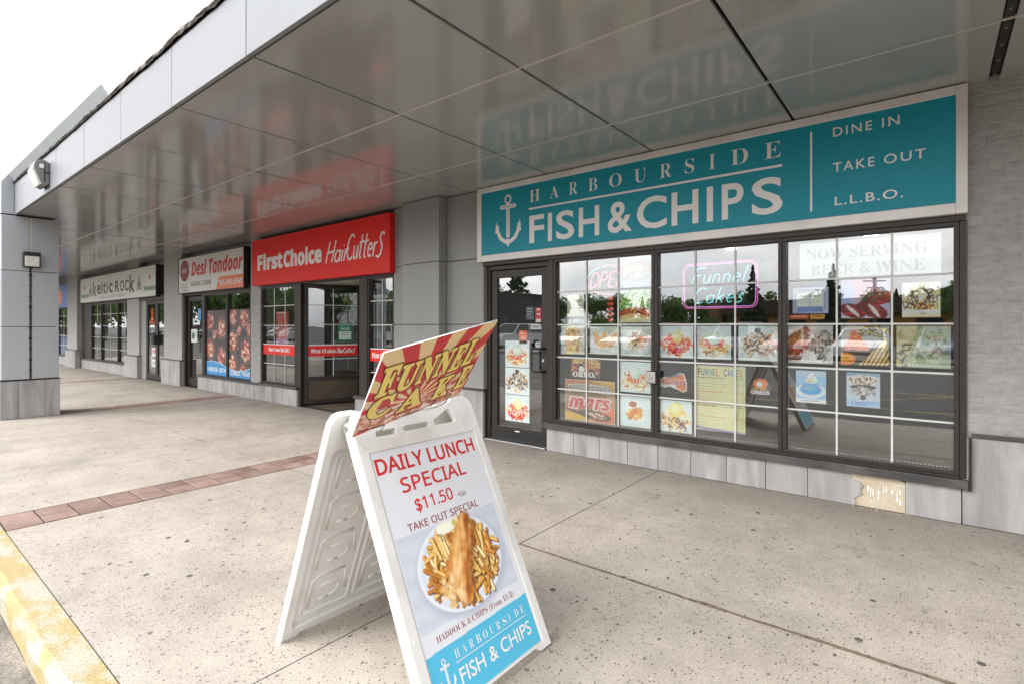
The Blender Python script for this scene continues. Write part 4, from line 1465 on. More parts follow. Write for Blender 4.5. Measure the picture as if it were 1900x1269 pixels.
ks = sign_box('cream pub sign with dark celtic lettering between two knots', -22.95, -15.68, 2.20, 3.04, 4.9, 'sign_white', 'black_metal', (.02, .02, .02, .02), .10)
for s_, a, b, z0, z1 in (('k', -21.38, -21.0, 2.40, 2.86), ('e', -20.93, -20.55, 2.44, 2.74), ('l', -20.47, -20.36, 2.44, 2.80), ('t', -20.28, -20.0, 2.44, 2.80), ('i', -19.92, -19.80, 2.44, 2.80), ('c', -19.68, -19.33, 2.44, 2.74), ('R', -19.10, -18.70, 2.44, 2.78), ('O', -18.62, -18.26, 2.44, 2.76), ('C', -18.20, -17.85, 2.44, 2.76), ('k', -17.78, -17.34, 2.38, 2.88)):
    text(s_, 'vinyl_logo_green', ks, (a, 4.91, z0), X_, Z_, b - a, z1 - z0, off=.02)
kn = MB()
for cx_ in (-21.68, -16.98):
    o_ = Vector((cx_, 4.91, 2.56))
    for a0 in (90, 210, 330):
        lobe = [(.10 * math.cos(R(a0)) + .13 * math.cos(R(a0)) * math.cos(R(t_)) - .07 * math.sin(R(a0)) * math.sin(R(t_)), .10 * math.sin(R(a0)) + .16 * math.sin(R(a0)) * math.cos(R(t_)) + .07 * math.cos(R(a0)) * math.sin(R(t_))) for t_ in range(0, 361, 20)]
        kn.ribbon(lobe, .022, o_, X_, Z_, Vector((0, -.002 - a0 * 1e-6, 0)))
    kn.ribbon(arc(0, 0, .12, .12, 0, 360, 20), .018, o_, X_, Z_, Vector((0, -.0026, 0)))
kn.build('knot_emblem', 'vinyl_logo_green', ks)
text('PUB AND RESTAURANT', 'vinyl_grey', ks, (-20.62, 4.91, 2.29), X_, Z_, 2.57, .09, res=2, spacing=1.15)
for x0 in (-22.80, -16.60):
    text(bsans('Heineken'), 'vinyl_green', ks, (x0, 4.91, 2.37), X_, Z_, .87, .15, off=.01)
    st = [(math.sin(R(36 * i)) * (.09 if i % 2 == 0 else .036), math.cos(R(36 * i)) * (.09 if i % 2 == 0 else .036)) for i in range(10)]
    MB().prism(st, (x0 + .44, 4.9075, 2.72), X_, Z_, (0, .002, 0)).build('star', 'vinyl_red', ks)
bs = sign_box('blue sign with an orange mark on the farthest shop', -28.4, -24.42, 2.11, 3.0, 4.9, 'sign_blue', 'black_metal', (.02, .02, .02, .02), .10)
MB().prism(arc(-25.75, 2.52, .3, .28, 0, 350, 20), (0, 4.907, 0), X_, Z_, (0, .002, 0)).build('logo_disc', 'sign_orange', bs)

# ================================================================== pictures in the windows
BG = (222, 232, 232)


def food(kind, seed, W=46, H=44):
    g = random.Random(seed)
    ex = {}
    c = Cv(W, H, ex.get('bg', BG))

    def strands(cx, cy, rx, ry, n, cols, wd=.03, curl=.12):
        for i in range(n):
            a = g.uniform(0, 6.283); r = math.sqrt(g.random())
            x, y = cx + rx * r * math.cos(a), cy + ry * r * math.sin(a)
            b = g.uniform(0, 6.283)
            pts = [(x, y), (x + curl * math.cos(b) * .5, y + curl * math.sin(b) * .5), (x + curl * math.cos(b + .9), y + curl * math.sin(b + .9))]
            c.line(pts, wd * g.uniform(.7, 1.3), g.choice(cols))

    def dots(cx, cy, rx, ry, n, cols, r0=.02):
        for i in range(n):
            a = g.uniform(0, 6.283); r = math.sqrt(g.random())
            c.ell(cx + rx * r * math.cos(a), cy + ry * r * math.sin(a), r0 * g.uniform(.6, 1.4), r0 * g.uniform(.6, 1.4), g.choice(cols), g.uniform(0, 3))
    gold = [(214, 170, 100), (190, 140, 75), (235, 205, 150), (160, 105, 55)]
    pale = [(240, 225, 195), (225, 200, 150), (250, 240, 222)]
    red = [(185, 25, 40), (215, 60, 70), (140, 15, 35), (235, 120, 130)]
    choc = [(60, 35, 25), (95, 60, 40), (40, 25, 20)]
    if kind == 'berry':        # funnel cake, scoop, berries
        c.ell(.5, .55, .49, .42, (235, 240, 242)); strands(.5, .6, .40, .30, 120, gold + pale, .028)
        dots(.5, .5, .28, .2, 60, red, .022); c.ell(.5, .36, .19, .2, (200, 218, 205)); c.ell(.47, .32, .14, .14, (230, 240, 228), soft=4)
    elif kind == 'strawberry':
        c.ell(.5, .58, .49, .40, (240, 242, 244)); strands(.5, .6, .42, .30, 130, gold + red + pale, .026); dots(.5, .62, .42, .3, 60, red, .024)
        strands(.5, .6, .4, .28, 18, [(250, 246, 240)], .014, .2); c.ell(.52, .34, .15, .2, (222, 226, 178)); c.ell(.5, .3, .09, .1, (242, 242, 215), soft=4)
    elif kind == 'cookies':
        c.ell(.5, .55, .48, .42, (236, 238, 240)); strands(.5, .55, .42, .34, 120, [(235, 230, 225), (200, 195, 190), (120, 110, 105)] + gold[:1], .028)
        dots(.5, .45, .36, .26, 90, choc + [(245, 243, 240)], .02); c.ell(.5, .14, .08, .07, (70, 60, 58))
    elif kind == 'scoop':
        c.ell(.5, .62, .47, .36, (238, 238, 235)); strands(.5, .66, .42, .26, 130, gold + choc + pale, .026); dots(.3, .4, .16, .1, 16, pale, .05); dots(.78, .42, .14, .1, 14, pale, .05)
        c.ell(.52, .3, .21, .23, (226, 205, 140)); c.ell(.5, .26, .15, .15, (245, 232, 190), soft=5)
    elif kind == 'chicken':
        c.poly([(.2, .03), (.8, .03), (.99, .25), (.99, .75), (.8, .97), (.2, .97), (.01, .75), (.01, .25)], (226, 238, 246)); c.ell(.5, .52, .42, .42, (206, 222, 234), soft=8); c.ell(.5, .52, .37, .37, (232, 242, 248), soft=6)
        for i in range(16):
            a = g.uniform(0, 6.28); r = g.uniform(.03, .24)
            c.ell(.52 + r * math.cos(a), .58 + r * .8 * math.sin(a), g.uniform(.08, .14), g.uniform(.05, .08), g.choice([(205, 150, 80), (225, 178, 108), (180, 118, 56), (238, 205, 145)]), g.uniform(0, 3), soft=2)
        strands(.52, .58, .3, .22, 40, gold, .014, .07); c.ell(.42, .27, .16, .13, (235, 240, 242)); c.ell(.42, .27, .13, .1, (150, 95, 60)); dots(.42, .27, .1, .07, 14, [(120, 70, 40), (190, 130, 90)], .018)
    elif kind == 'burger':
        c.rect(0, 0, 1, 1, (214, 224, 212)); strands(.5, .35, .5, .3, 90, [(150, 185, 95), (190, 210, 140), (225, 235, 205), (110, 150, 70)], .05, .16)
        c.ell(.5, .72, .52, .14, (150, 82, 30)); strands(.5, .68, .5, .10, 60, [(196, 118, 45), (150, 80, 25), (225, 160, 80), (110, 55, 20)], .035, .12)
        c.ell(.45, .86, .46, .13, (222, 192, 150)); c.ell(.45, .90, .44, .07, (240, 222, 190), soft=4); c.rect(0, .97, 1, 1, (200, 205, 200))
    elif kind == 'palebun':
        c.rect(0, 0, 1, 1, (205, 212, 212)); c.ell(.5, .45, .5, .32, (190, 172, 160), soft=6); c.ell(.5, .5, .45, .22, (214, 205, 198), soft=6)
        dots(.5, .62, .4, .16, 50, [(225, 228, 228), (185, 190, 188), (235, 236, 238)], .035); c.ell(.55, .9, .5, .1, (216, 220, 226), soft=5)
    elif kind == 'stick':
        c.rect(0, 0, 1, 1, (215, 212, 204))
        for i in range(7):
            c.ell(.45 + .05 * g.uniform(-1, 1), .12 + i * .125, .26, .1, g.choice([(214, 182, 120), (198, 160, 95), (228, 205, 150)]), g.uniform(-.4, .4), soft=2)
        strands(.5, .5, .36, .46, 110, gold + choc[:1] + pale, .022, .08); c.rect(0, 0, .12, 1, (200, 204, 204))
    elif kind == 'wings':
        c.rect(0, 0, 1, 1, (216, 218, 210)); c.ell(.5, .6, .48, .36, (236, 238, 238))
        for x, a in ((.3, -.5), (.5, .2), (.7, .9), (.82, .5)):
            c.ell(x, .5, .1, .26, (205, 150, 85), a, soft=2); c.ell(x - .02, .46, .05, .2, (232, 190, 130), a, soft=4)
        strands(.5, .55, .36, .2, 30, gold, .014, .1); c.ell(.5, .88, .44, .09, (245, 247, 248))
    elif kind == 'sundae':
        c.rect(0, 0, 1, 1, (200, 206, 200)); c.ell(.5, .56, .46, .42, (226, 232, 236)); c.ell(.5, .56, .38, .34, (240, 243, 244), soft=4)
        strands(.52, .42, .22, .2, 60, choc + gold, .024, .14); dots(.4, .66, .22, .14, 30, pale + [(230, 200, 180)], .035); c.ell(.62, .6, .08, .09, (240, 215, 200))
    elif kind == 'velvet':
        c.rect(0, 0, 1, 1, (205, 200, 216)); c.ell(.3, .25, .4, .26, (225, 178, 190), soft=10); c.ell(.1, .35, .2, .3, (180, 195, 225), soft=8)
        c.poly([(.28, .66), (.7, .33), (1, .3), (1, .6), (.6, .72)], (120, 25, 30)); strands(.7, .45, .28, .14, 60, [(150, 30, 35), (90, 18, 22), (190, 60, 50), (70, 90, 40)], .028, .08)
        for x, y, a in ((.25, .8, .35), (.68, .8, .5)):
            c.ell(x, y, .28, .17, (96, 20, 30), a); c.ell(x, y, .2, .05, (228, 226, 222), a + .45); strands(x, y, .24, .14, 26, [(150, 20, 35), (190, 40, 55)], .016, .06)
            c.ell(x, y, .17, .035, (235, 232, 228), a + .45)
    elif kind == 'banana':
        c.rect(0, 0, 1, 1, (240, 238, 228)); strands(.5, .45, .45, .36, 60, pale + [(235, 225, 200)], .05, .15); strands(.5, .5, .44, .34, 36, choc, .02, .22); dots(.55, .68, .4, .14, 40, gold + choc + [(200, 90, 60)], .028)
        c.rect(.08, .78, .88, .88, (238, 236, 230)); c.rect(0, .9, 1, 1, (235, 222, 205))
    elif kind == 'crepe':
        c.rect(0, 0, 1, 1, (205, 205, 205)); c.poly([(0, .95), (.0, .35), (.42, .02), (.55, .2), (.2, .9)], (110, 72, 36)); strands(.2, .5, .2, .4, 60, [(140, 95, 50), (90, 55, 28), (180, 135, 80)], .03, .12)
        c.poly([(.25, .98), (.5, .55), (.9, .98)], (232, 232, 228)); c.ell(.75, .45, .26, .3, (190, 186, 180), soft=4); strands(.72, .5, .26, .34, 50, [(80, 76, 72), (225, 222, 218), (140, 130, 120)], .022, .14)
        c.rect(.3, .12, .36, .5, (228, 228, 224), .7)
    elif kind == 'pancake':
        c.rect(0, 0, 1, 1, (195, 196, 196)); c.rect(0, .55, 1, 1, (98, 88, 82)); c.poly([(.05, .6), (.3, .08), (.62, .62)], (206, 128, 66)); strands(.3, .35, .12, .22, 18, [(235, 175, 110), (160, 90, 40)], .02, .14)
        c.poly([(.38, .98), (.95, .3), (1, .98)], (226, 204, 158))
        for i in range(7):
            c.line([(.45 + i * .085, 1), (.72 + i * .06, .42 + .05 * i)], .022, (70, 42, 28))
        c.ell(.1, .84, .22, .16, (216, 140, 60)); c.ell(.1, .8, .13, .08, (236, 180, 110), soft=3); strands(.7, .15, .28, .14, 40, [(120, 110, 60), (200, 180, 110), (70, 60, 40)], .025, .1)
    elif kind == 'salad':
        c.rect(0, 0, 1, 1, (192, 196, 182)); strands(.5, .45, .48, .38, 120, [(170, 176, 150), (214, 214, 200), (140, 130, 110), (200, 180, 160), (120, 140, 90)], .03, .1)
        strands(.12, .7, .12, .24, 14, [(70, 55, 40), (220, 200, 150)], .025, .2); c.rect(.15, .8, .75, .9, (205, 212, 190), .7)
    elif kind == 'cup':
        c.rect(0, 0, 1, 1, (176, 200, 222)); c.rect(0, 0, 1, .16, (196, 208, 222)); c.ell(.5, .62, .47, .22, (238, 242, 246)); c.ell(.5, .6, .40, .17, (196, 210, 226)); c.ell(.5, .58, .33, .15, (104, 165, 208)); c.ell(.5, .5, .27, .16, (120, 180, 215), soft=3)
        dots(.5, .52, .28, .12, 20, [(190, 150, 200), (120, 190, 190)], .03); c.ell(.52, .3, .2, .1, (245, 245, 240)); c.ell(.53, .2, .14, .09, (250, 248, 244)); c.ell(.54, .12, .07, .06, (252, 250, 246)); dots(.52, .26, .17, .13, 26, [(220, 90, 80), (90, 170, 90), (235, 190, 90), (90, 130, 200)], .013)
        c.rect(0, .87, 1, 1, (232, 238, 244)); c.rect(.16, .9, .175, .97, (60, 80, 110)); c.rect(.22, .92, .8, .935, (130, 150, 175)); c.rect(0, .84, .012, 1, (232, 238, 244))
    elif kind == 'tower':
        c.rect(0, 0, 1, 1, (205, 212, 222)); c.rect(0, 0, 1, .1, (160, 178, 200)); c.ell(.5, .22, .46, .16, (215, 208, 198)); strands(.5, .24, .42, .15, 70, [(150, 120, 95), (230, 225, 215), (110, 85, 70), (245, 240, 235)], .022, .08)
        c.ell(.5, .42, .36, .06, (50, 38, 34)); c.ell(.5, .54, .36, .14, (178, 176, 178)); strands(.5, .55, .34, .13, 60, [(150, 140, 140), (215, 212, 212), (90, 80, 78), (235, 235, 238)], .02, .07); c.ell(.5, .72, .08, .07, (120, 105, 98))
        c.rect(0, .8, 1, 1, (188, 204, 232)); c.rect(.16, .84, .175, .93, (60, 80, 120)); c.rect(.24, .86, .86, .875, (120, 140, 180)); c.rect(.24, .91, .6, .925, (120, 140, 180))
    c.grain(.035, seed)
    m_ = c.a.mean(axis=2, keepdims=True)
    c.a = np.clip(.62 + ((m_ + (c.a - m_) * 1.4) - .62) * 1.28, 0, 1)
    return c


YP = YW + .066


def poster(x0, x1, z0, z1, label, cv, y=YP, name='poster', cat='poster', group=None):
    o = print_sheet(name, cv, (x0, y, z0), X_, Z_, x1 - x0, z1 - z0, .002)
    return tag(o, label, cat, group)


GP = 'food pictures behind the shop windows'
poster(-2.583, -2.215, 1.832, 2.15, 'washed-out pale bun picture, top right corner of the first window', food('palebun', 1), group=GP)
poster(-2.583, -2.235, 1.465, 1.81, 'picture of a fish burger with lettuce on a crisp bun', food('burger', 2, 56, 56), group=GP)
poster(-3.317, -3.011, 1.115, 1.43, 'tall picture of battered golden sticks, left of the wings picture in the first window', food('stick', 3), group=GP)
poster(-2.94, -2.60, 1.13, 1.425, 'picture of golden wings on a pale plate, middle of the first window', food('wings', 4), group=GP)
poster(-2.565, -2.225, 1.12, 1.43, 'picture of a chocolate-striped dessert on a round white plate, right of the wings', food('sundae', 5), group=GP)
poster(-2.575, -2.235, .745, 1.06, 'picture of funnel cake with berries and white scoop, directly above the fried chicken plate', food('berry', 6, 52, 50), group=GP)
poster(-2.575, -2.235, .39, .705, 'picture of fried chicken with a dip on an eight-sided blue plate', food('chicken', 7, 52, 50), group=GP)
poster(-2.135, -1.80, 1.12, 1.43, 'picture of strawberry funnel cake, top left food picture of the middle window', food('strawberry', 8), group=GP)
poster(-1.765, -1.45, 1.12, 1.43, 'picture of berry funnel cake with a big white scoop, centre of the middle window', food('berry', 9), group=GP)
poster(-1.385, -1.06, 1.12, 1.43, 'picture of cookies-and-cream funnel cake, right in the middle window', food('cookies', 10), group=GP)
poster(-2.135, -1.815, .39, .70, 'picture of funnel cake under a yellow ice cream scoop, below the orange pastry sticker', food('scoop', 11, 52, 50), group=GP)
poster(-.582, -.255, 1.49, 1.80, 'picture of dark red velvet cookies cut open', food('velvet', 12, 56, 52), group=GP)
poster(-.18, .05, 1.495, 1.76, 'picture of banana funnel cake with chocolate drizzle and a caption', food('banana', 13), group=GP)
poster(-.975, -.64, 1.115, 1.435, 'picture of a brown crepe roll beside white cream, left in the right-hand window', food('crepe', 14), group=GP)
poster(-.585, -.26, 1.115, 1.43, 'picture of orange pancakes striped with chocolate, centre of the right-hand window', food('pancake', 15, 52, 50), group=GP)
poster(-.215, .11, 1.115, 1.43, 'pale green-grey mixed dessert picture at the right edge of the right-hand window', food('salad', 16), group=GP)
poster(-.915, -.69, .782, 1.053, 'small flyer with a blue ice cream cup topped with cream', food('cup', 17, 50, 60), group=GP)
poster(-.545, -.32, .782, 1.055, 'small flyer with a stacked chocolate and cream dessert on a lilac foot', food('tower', 18, 50, 60), group=GP)
# text on the banana picture
# stickers
c = Cv(64, 50, (150, 60, 40))
g = random.Random(3)
for i in range(60): c.ell(g.random(), g.random(), g.uniform(.03, .1), g.uniform(.03, .08), g.choice([(205, 120, 60), (170, 50, 35), (225, 160, 90), (120, 30, 25)]), soft=2)
c.ell(.55, .5, .3, .22, (216, 138, 72), soft=3); c.ell(.35, .5, .13, .2, (50, 30, 28)); c.ell(.37, .55, .1, .15, (240, 238, 232)); c.ell(.72, .6, .1, .1, (60, 34, 26))
c.rect(0, .66, 1, 1, (62, 30, 44), .75)
p = poster(-3.186, -2.815, .852, 1.078, 'square sticker for deep-fried cookies, yellow words over white words', c, YP, 'sticker', 'sticker')
text(serif('DEEP·FRIED'), 'vinyl_yellow', p, (-3.165, YP - .002, 1.008), X_, Z_, .33, .048, off=.02, lift=.001, warp=lambda x, y: (x, y + .014 - .55 * (x - .165) ** 2))
text(serif('OREOS'), 'vinyl_white', p, (-3.165, YP - .002, .868), X_, Z_, .33, .058, off=.04, lift=.001)
c = Cv(90, 86, (205, 150, 90))
for i in range(9):
    c.ell(g.random(), g.random(), .3, .2, g.choice([(225, 130, 70), (226, 180, 70), (196, 140, 90), (222, 120, 80)]), soft=30, a=.7)
c.ell(.45, .45, .5, .34, (120, 96, 70), soft=26, a=.8); c.ell(.2, .9, .35, .14, (225, 178, 60), soft=12); c.ell(.86, .86, .28, .24, (226, 112, 52), soft=14)
c.ell(.6, .82, .32, .11, (60, 38, 30), .15); c.ell(.62, .83, .22, .07, (225, 185, 160), .1, soft=3)
for i in range(30): c.ell(.62 + g.uniform(-.2, .2), .83 + g.uniform(-.06, .06), .02, .018, g.choice([(190, 90, 60), (240, 215, 195), (120, 60, 40)]))
c.ell(.3, .8, .3, .04, (50, 34, 28), .25)
for a in (((0, 0), (1, 0)), ((1, 0), (1, 1)), ((1, 1), (0, 1)), ((0, 1), (0, 0))): c.line(list(a), .02, (240, 236, 228))
p = poster(-3.262, -2.638, .378, .838, 'large orange-brown poster for deep-fried chocolate bars, red lower-case word', c, YP, 'poster', 'poster')
for k, (mt, of) in enumerate((('vinyl_outline', .075), ('vinyl_white', .045))):
    text(bsans('DEEP FRIED'), mt, p, (-3.22 - (.003 if k == 0 else 0), YP - .002, .695 - (.004 if k == 0 else 0)), X_, Z_, .535 + (.006 if k == 0 else 0), .088 + (.008 if k == 0 else 0), off=of, lift=.0006 + k * .0004, warp=lambda x, y: (x, y + .012 * math.sin(x * 7)))
text(bsans('DEEP FRIED'), 'vinyl_grey', p, (-3.213, YP - .002, .703), X_, Z_, .52, .072, off=.0, lift=.0014, warp=lambda x, y: (x, y + .012 * math.sin(x * 7)))
text(bsansital('mars'), 'vinyl_white', p, (-3.228, YP - .002, .508), X_, Z_, .552, .142, off=.07, lift=.0006)
text(bsansital('mars'), 'vinyl_red', p, (-3.216, YP - .002, .518), X_, Z_, .528, .122, off=.028, lift=.001)
# die-cut pastry sticker
tw = thing('sticker', (-2.0, YP, .8), 'die-cut orange pastry sticker with pink and blue words in the middle window', 'sticker')
MB().prism([(-2.128, .835), (-2.135, .90), (-2.10, .925), (-2.03, .928), (-1.93, .975), (-1.89, .965), (-1.875, .92), (-1.862, .87), (-1.868, .80), (-1.90, .785), (-1.96, .81), (-2.04, .835), (-2.09, .82)], (0, YP, 0), X_, Z_, (0, .002, 0)).build('backing', 'vinyl_white', tw)
MB().prism([(-2.12, .85), (-2.125, .895), (-2.09, .915), (-1.93, .963), (-1.90, .955), (-1.885, .92), (-1.90, .90), (-2.06, .86)], (0, YP - .0015, 0), X_, Z_, (0, .001, 0)).build('pastry', 'vinyl_orange', tw)
MB().prism([(-1.97, .87), (-1.873, .875), (-1.878, .808), (-1.90, .797), (-1.97, .83)], (0, YP - .0022, 0), X_, Z_, (0, .001, 0)).build('pastry', 'vinyl_orange', tw)
text('Deep Fried', 'vinyl_blue', tw, (-2.07, YP - .003, .905), Vector((.96, 0, .25)), Z_, .14, .028, off=.02, res=1)
text(bsans('Twinkies'), 'vinyl_white', tw, (-2.116, YP - .003, .842), Vector((.99, 0, .08)), Z_, .245, .058, off=.07, res=2, lift=.001)
text(bsans('Twinkies'), 'vinyl_red', tw, (-2.11, YP - .003, .846), Vector((.99, 0, .08)), Z_, .232, .050, off=.015, res=2)
# round cookie sticker
oc = thing('sticker', (-1.2, YP, .8), 'die-cut round cookie sticker with white word at the right of the menu', 'sticker')
MB().prism([(-1.285, .86), (-1.295, .895), (-1.27, .91), (-1.26, .945), (-1.20, .972), (-1.14, .95), (-1.125, .915), (-1.10, .90), (-1.108, .862), (-1.125, .822), (-1.20, .805), (-1.27, .825)], (0, YP, 0), X_, Z_, (0, .002, 0)).build('backing', 'vinyl_outline', oc)
MB().prism(arc(-1.197, .918, .062, .045, 0, 350, 18), (0, YP - .0012, 0), X_, Z_, (0, .001, 0)).build('cookie', 'vinyl_orange', oc)
MB().prism(arc(-1.205, .912, .026, .026, 0, 350, 12), (0, YP - .002, 0), X_, Z_, (0, .0006, 0)).build('cookie_cream', 'vinyl_white', oc)
text(bsans('DEEP FRIED'), 'vinyl_yellow', oc, (-1.26, YP - .002, .862), X_, Z_, .12, .018, res=1)
text(bsans('OREOS'), 'vinyl_white', oc, (-1.277, YP - .002, .822), X_, Z_, .155, .036, off=.03)
# menu
c = Cv(40, 60, (238, 232, 176))
c.rect(0, 0, 1, .012, (160, 120, 190)); c.rect(0, .955, 1, 1, (200, 225, 190)); c.line([(0, .945), (.2, .965), (1, .995)], .05, (150, 120, 200)); c.rect(0, .4, .3, .7, (240, 222, 170), .5); c.rect(.8, .0, 1, .3, (214, 232, 180), .6)
c.rect(.93, 0, .945, 1, (210, 205, 160))
mn = poster(-1.775, -1.325, .445, 1.062, 'tall pale yellow funnel cake menu listing prices', c, YP, 'menu', 'menu')
mz = YP - .002
cols = ['vinyl_darkred', 'vinyl_orange', 'vinyl_grey', 'vinyl_teal', 'vinyl_blue', 'vinyl_green']
x = -1.755
for i, ch in enumerate('FUNNEL CAKES'):
    if ch != ' ':
        text(ch, cols[(i * 5) % 6], mn, (x, mz, .965), X_, Z_, .026, .065, off=.012, lift=.001)
    x += .034
lines = [('Traditional Funnel Cake', 1, '10.99'), ('powdered icing sugar and whip cream', 0, ''), ('add strawberries, blueberries or banana', 0, '1.50'), ('add Fried Strawberries', 0, '3.99'), ('add Vanilla Ice Cream', 0, '2.49'), ('Red Velvet Funnel Cake', 2, '11.99'), ('cream cheese icing and whip cream', 0, ''), ('add Hot Chocolate Sauce', 0, '1.50'), ('add Vanilla Ice Cream', 0, '2.49'), ('', 0, ''), ('Oreo Funnel Cake', 1, '11.99'), ('powdered icing sugar, whip cream', 0, ''), ('add Hot Chocolate Sauce', 0, '1.50'), ('add Vanilla Ice Cream', 0, '2.49'), ('Pumpkin Spice Funnel Cake', 2, '11.99'), ('pumpkin icing and whip cream', 0, ''), ('add Caramel Sauce', 0, '1.50'), ('add Vanilla Ice Cream', 0, '2.49')]
tb1, tb2, tb3 = MB(), MB(), MB()
z = .938
for s_, k, pr in lines:
    hh = .016 if k else .010
    if s_:
        text(s_, None, mn, (-1.757, mz, z), X_, Z_, len(s_) * (.0105 if k else .0068), hh, res=1, lift=.001, mb=(tb1, tb2, tb3)[k], off=.02 if k else 0)
    if pr:
        text(pr, None, mn, (-1.40, mz, z), X_, Z_, .05 if k else .028, hh * .8, res=1, lift=.001, mb=(tb1, tb2, tb3)[k], off=.02 if k else 0)
    z -= .0262
tb1.build('lettering', 'vinyl_grey', mn); tb2.build('lettering', 'paper_text', mn); tb3.build('lettering', 'vinyl_orange', mn)
# banner
c = Cv(30, 20, (226, 232, 232))
bn = poster(-.885, .055, 1.825, 2.125, 'wide white paper banner announcing beer and wine', c, YP, 'banner', 'banner')
text(serif('NOW SERVING'), 'vinyl_grey', bn, (-.835, YP - .002, 1.985), X_, Z_, .81, .088, off=-.008)
text(serif('BEER & WINE'), 'vinyl_grey', bn, (-.80, YP - .002, 1.853), X_, Z_, .76, .085, off=-.008)
# blue flyer with text (codes left out)
c = Cv(48, 40, (170, 180, 225)); c.rect(.04, .04, .96, .96, (214, 214, 232)); c.rect(.14, .22, .46, .74, (240, 244, 240)); c.rect(.52, .22, .84, .74, (240, 244, 232)); c.rect(.14, .74, .84, .94, (120, 150, 215)); c.rect(.2, .32, .4, .36, (170, 160, 180)); c.rect(.58, .32, .78, .36, (170, 180, 150))
for i in range(9): c.rect(.07, .25 + i * .075, .105, .285 + i * .075, (90, 110, 180)); c.rect(.88, .2 + i * .075, .92, .24 + i * .075, (90, 110, 180))
c.rect(.2, .1, .8, .13, (120, 110, 160))
poster(-.94, -.672, 1.535, 1.755, 'small lilac-blue flyer with two white boxes under the white banner', c)
c = Cv(60, 12, (214, 70, 30)); c.rect(.55, 0, .6, 1, (40, 30, 24)); c.rect(.6, 0, 1, 1, (226, 160, 40)); c.rect(.05, .3, .5, .5, (245, 225, 210)); c.rect(.65, .3, .95, .5, (120, 70, 20))
poster(-.965, -.70, 1.488, 1.525, 'narrow orange and yellow sticker strip under the lilac flyer', c, YP, 'sticker', 'sticker')
c = Cv(30, 36, (226, 226, 196)); c.rect(.0, .6, 1, .62, (150, 150, 130))
for i in range(8): c.rect(.2, .12 + i * .055, .85, .13 + i * .055, (170, 165, 150))
c.rect(0, 0, .05, 1, (210, 216, 205))
poster(-3.236, -3.02, 1.535, 1.78, 'pale yellow paper notice in the left part of the first window', c, YP, 'notice', 'notice')
c = Cv(60, 14, (225, 232, 235)); c.rect(.05, .15, .3, .85, (180, 195, 205)); c.rect(.36, .1, .5, .9, (50, 80, 150)); c.rect(.53, .1, .66, .9, (190, 215, 215)); c.rect(.7, .1, .95, .9, (120, 170, 190)); c.rect(.38, .4, .48, .55, (230, 235, 240))
poster(-3.295, -3.015, 1.463, 1.505, 'strip of payment card stickers under the pale yellow notice', c, YP, 'sticker', 'sticker')
# door pictures: three in a strip
YD = DY + .0285
dp = thing('poster', (-4.05, YD, .24), 'tall strip of three funnel cake pictures on the glass door', 'poster')
for k, kd in enumerate(('strawberry', 'cookies', 'berry')):
    z0 = .262 + k * .333
    print_sheet('picture', food(kd, 30 + k, 56, 56), (-4.175, YD, z0), X_, Z_, .375, .325, .002, dp)
c = Cv(20, 26, (236, 112, 50)); c.rect(.1, .15, .6, .25, (250, 200, 170)); c.rect(.2, .45, .8, .65, (245, 170, 130)); c.rect(.1, .78, .7, .85, (250, 200, 170))
poster(-3.955, -3.835, 1.215, 1.375, 'small orange notice on the glass door above the food strip', c, YD, 'notice', 'notice')
c = Cv(24, 30, (70, 80, 85)); c.rect(.15, .15, .7, .2, (200, 205, 205)); c.rect(.15, .35, .8, .4, (200, 205, 205)); c.rect(.15, .55, .6, .6, (200, 205, 205)); c.rect(0, .75, 1, .8, (150, 150, 150))
poster(-3.85, -3.73, 1.50, 1.66, 'dark grey opening hours sticker on the glass door', c, YD, 'sticker', 'sticker')
c = Cv(16, 30, (214, 50, 60)); c.rect(.2, .1, .8, .2, (245, 220, 220)); c.rect(.2, .4, .8, .5, (245, 220, 220)); c.rect(.1, .75, .9, .95, (230, 235, 235))
poster(-3.71, -3.625, 1.47, 1.65, 'red sticker at the right edge of the glass door', c, YD, 'sticker', 'sticker')
c = Cv(30, 16, (225, 230, 232)); c.rect(.1, .3, .9, .5, (70, 70, 80)); c.rect(.2, .65, .8, .75, (110, 110, 120))
poster(-3.78, -3.625, 1.39, 1.45, 'white sticker with dark text below the red one on the glass door', c, YD, 'sticker', 'sticker')
c = Cv(16, 20, (215, 225, 225)); c.rect(.2, .25, .8, .4, (60, 90, 120)); c.rect(.2, .6, .8, .7, (120, 130, 140))
poster(-3.71, -3.64, 1.16, 1.24, 'tiny pale sticker beside the door handle', c, YD, 'sticker', 'sticker')
# push plate for the automatic door
pp = thing('door_push_plate', (-2.17, YW - .05, .8), 'square steel door-opener push plate on the mullion between the first two windows', 'push plate')
MB().box(-2.235, -2.125, YW - .052, YW - .001, .862, .985).build('housing', 'black_metal', pp, bevel=.004)
MB().box(-2.228, -2.135, YW - .060, YW - .0525, .868, .979).build('plate', 'steel', pp, bevel=.003)
wc = MB()
wc.ribbon(arc(-2.185, .918, .016, .016, 160, 380, 10), .004, (0, YW - .061, 0), X_, Z_)
wc.ribbon([(-2.19, .953), (-2.186, .93), (-2.17, .928), (-2.162, .905)], .005, (0, YW - .0612, 0), X_, Z_)
wc.prism(arc(-2.19, .960, .005, .005, 0, 330, 8), (0, YW - .0612, 0), X_, Z_, (0, -.0004, 0))
wc.build('wheelchair_symbol', 'vinyl_black', pp)
text('PUSH TO OPEN', 'vinyl_black', pp, (-2.215, YW - .0605, .876), X_, Z_, .066, .009, res=1, lift=.0008)
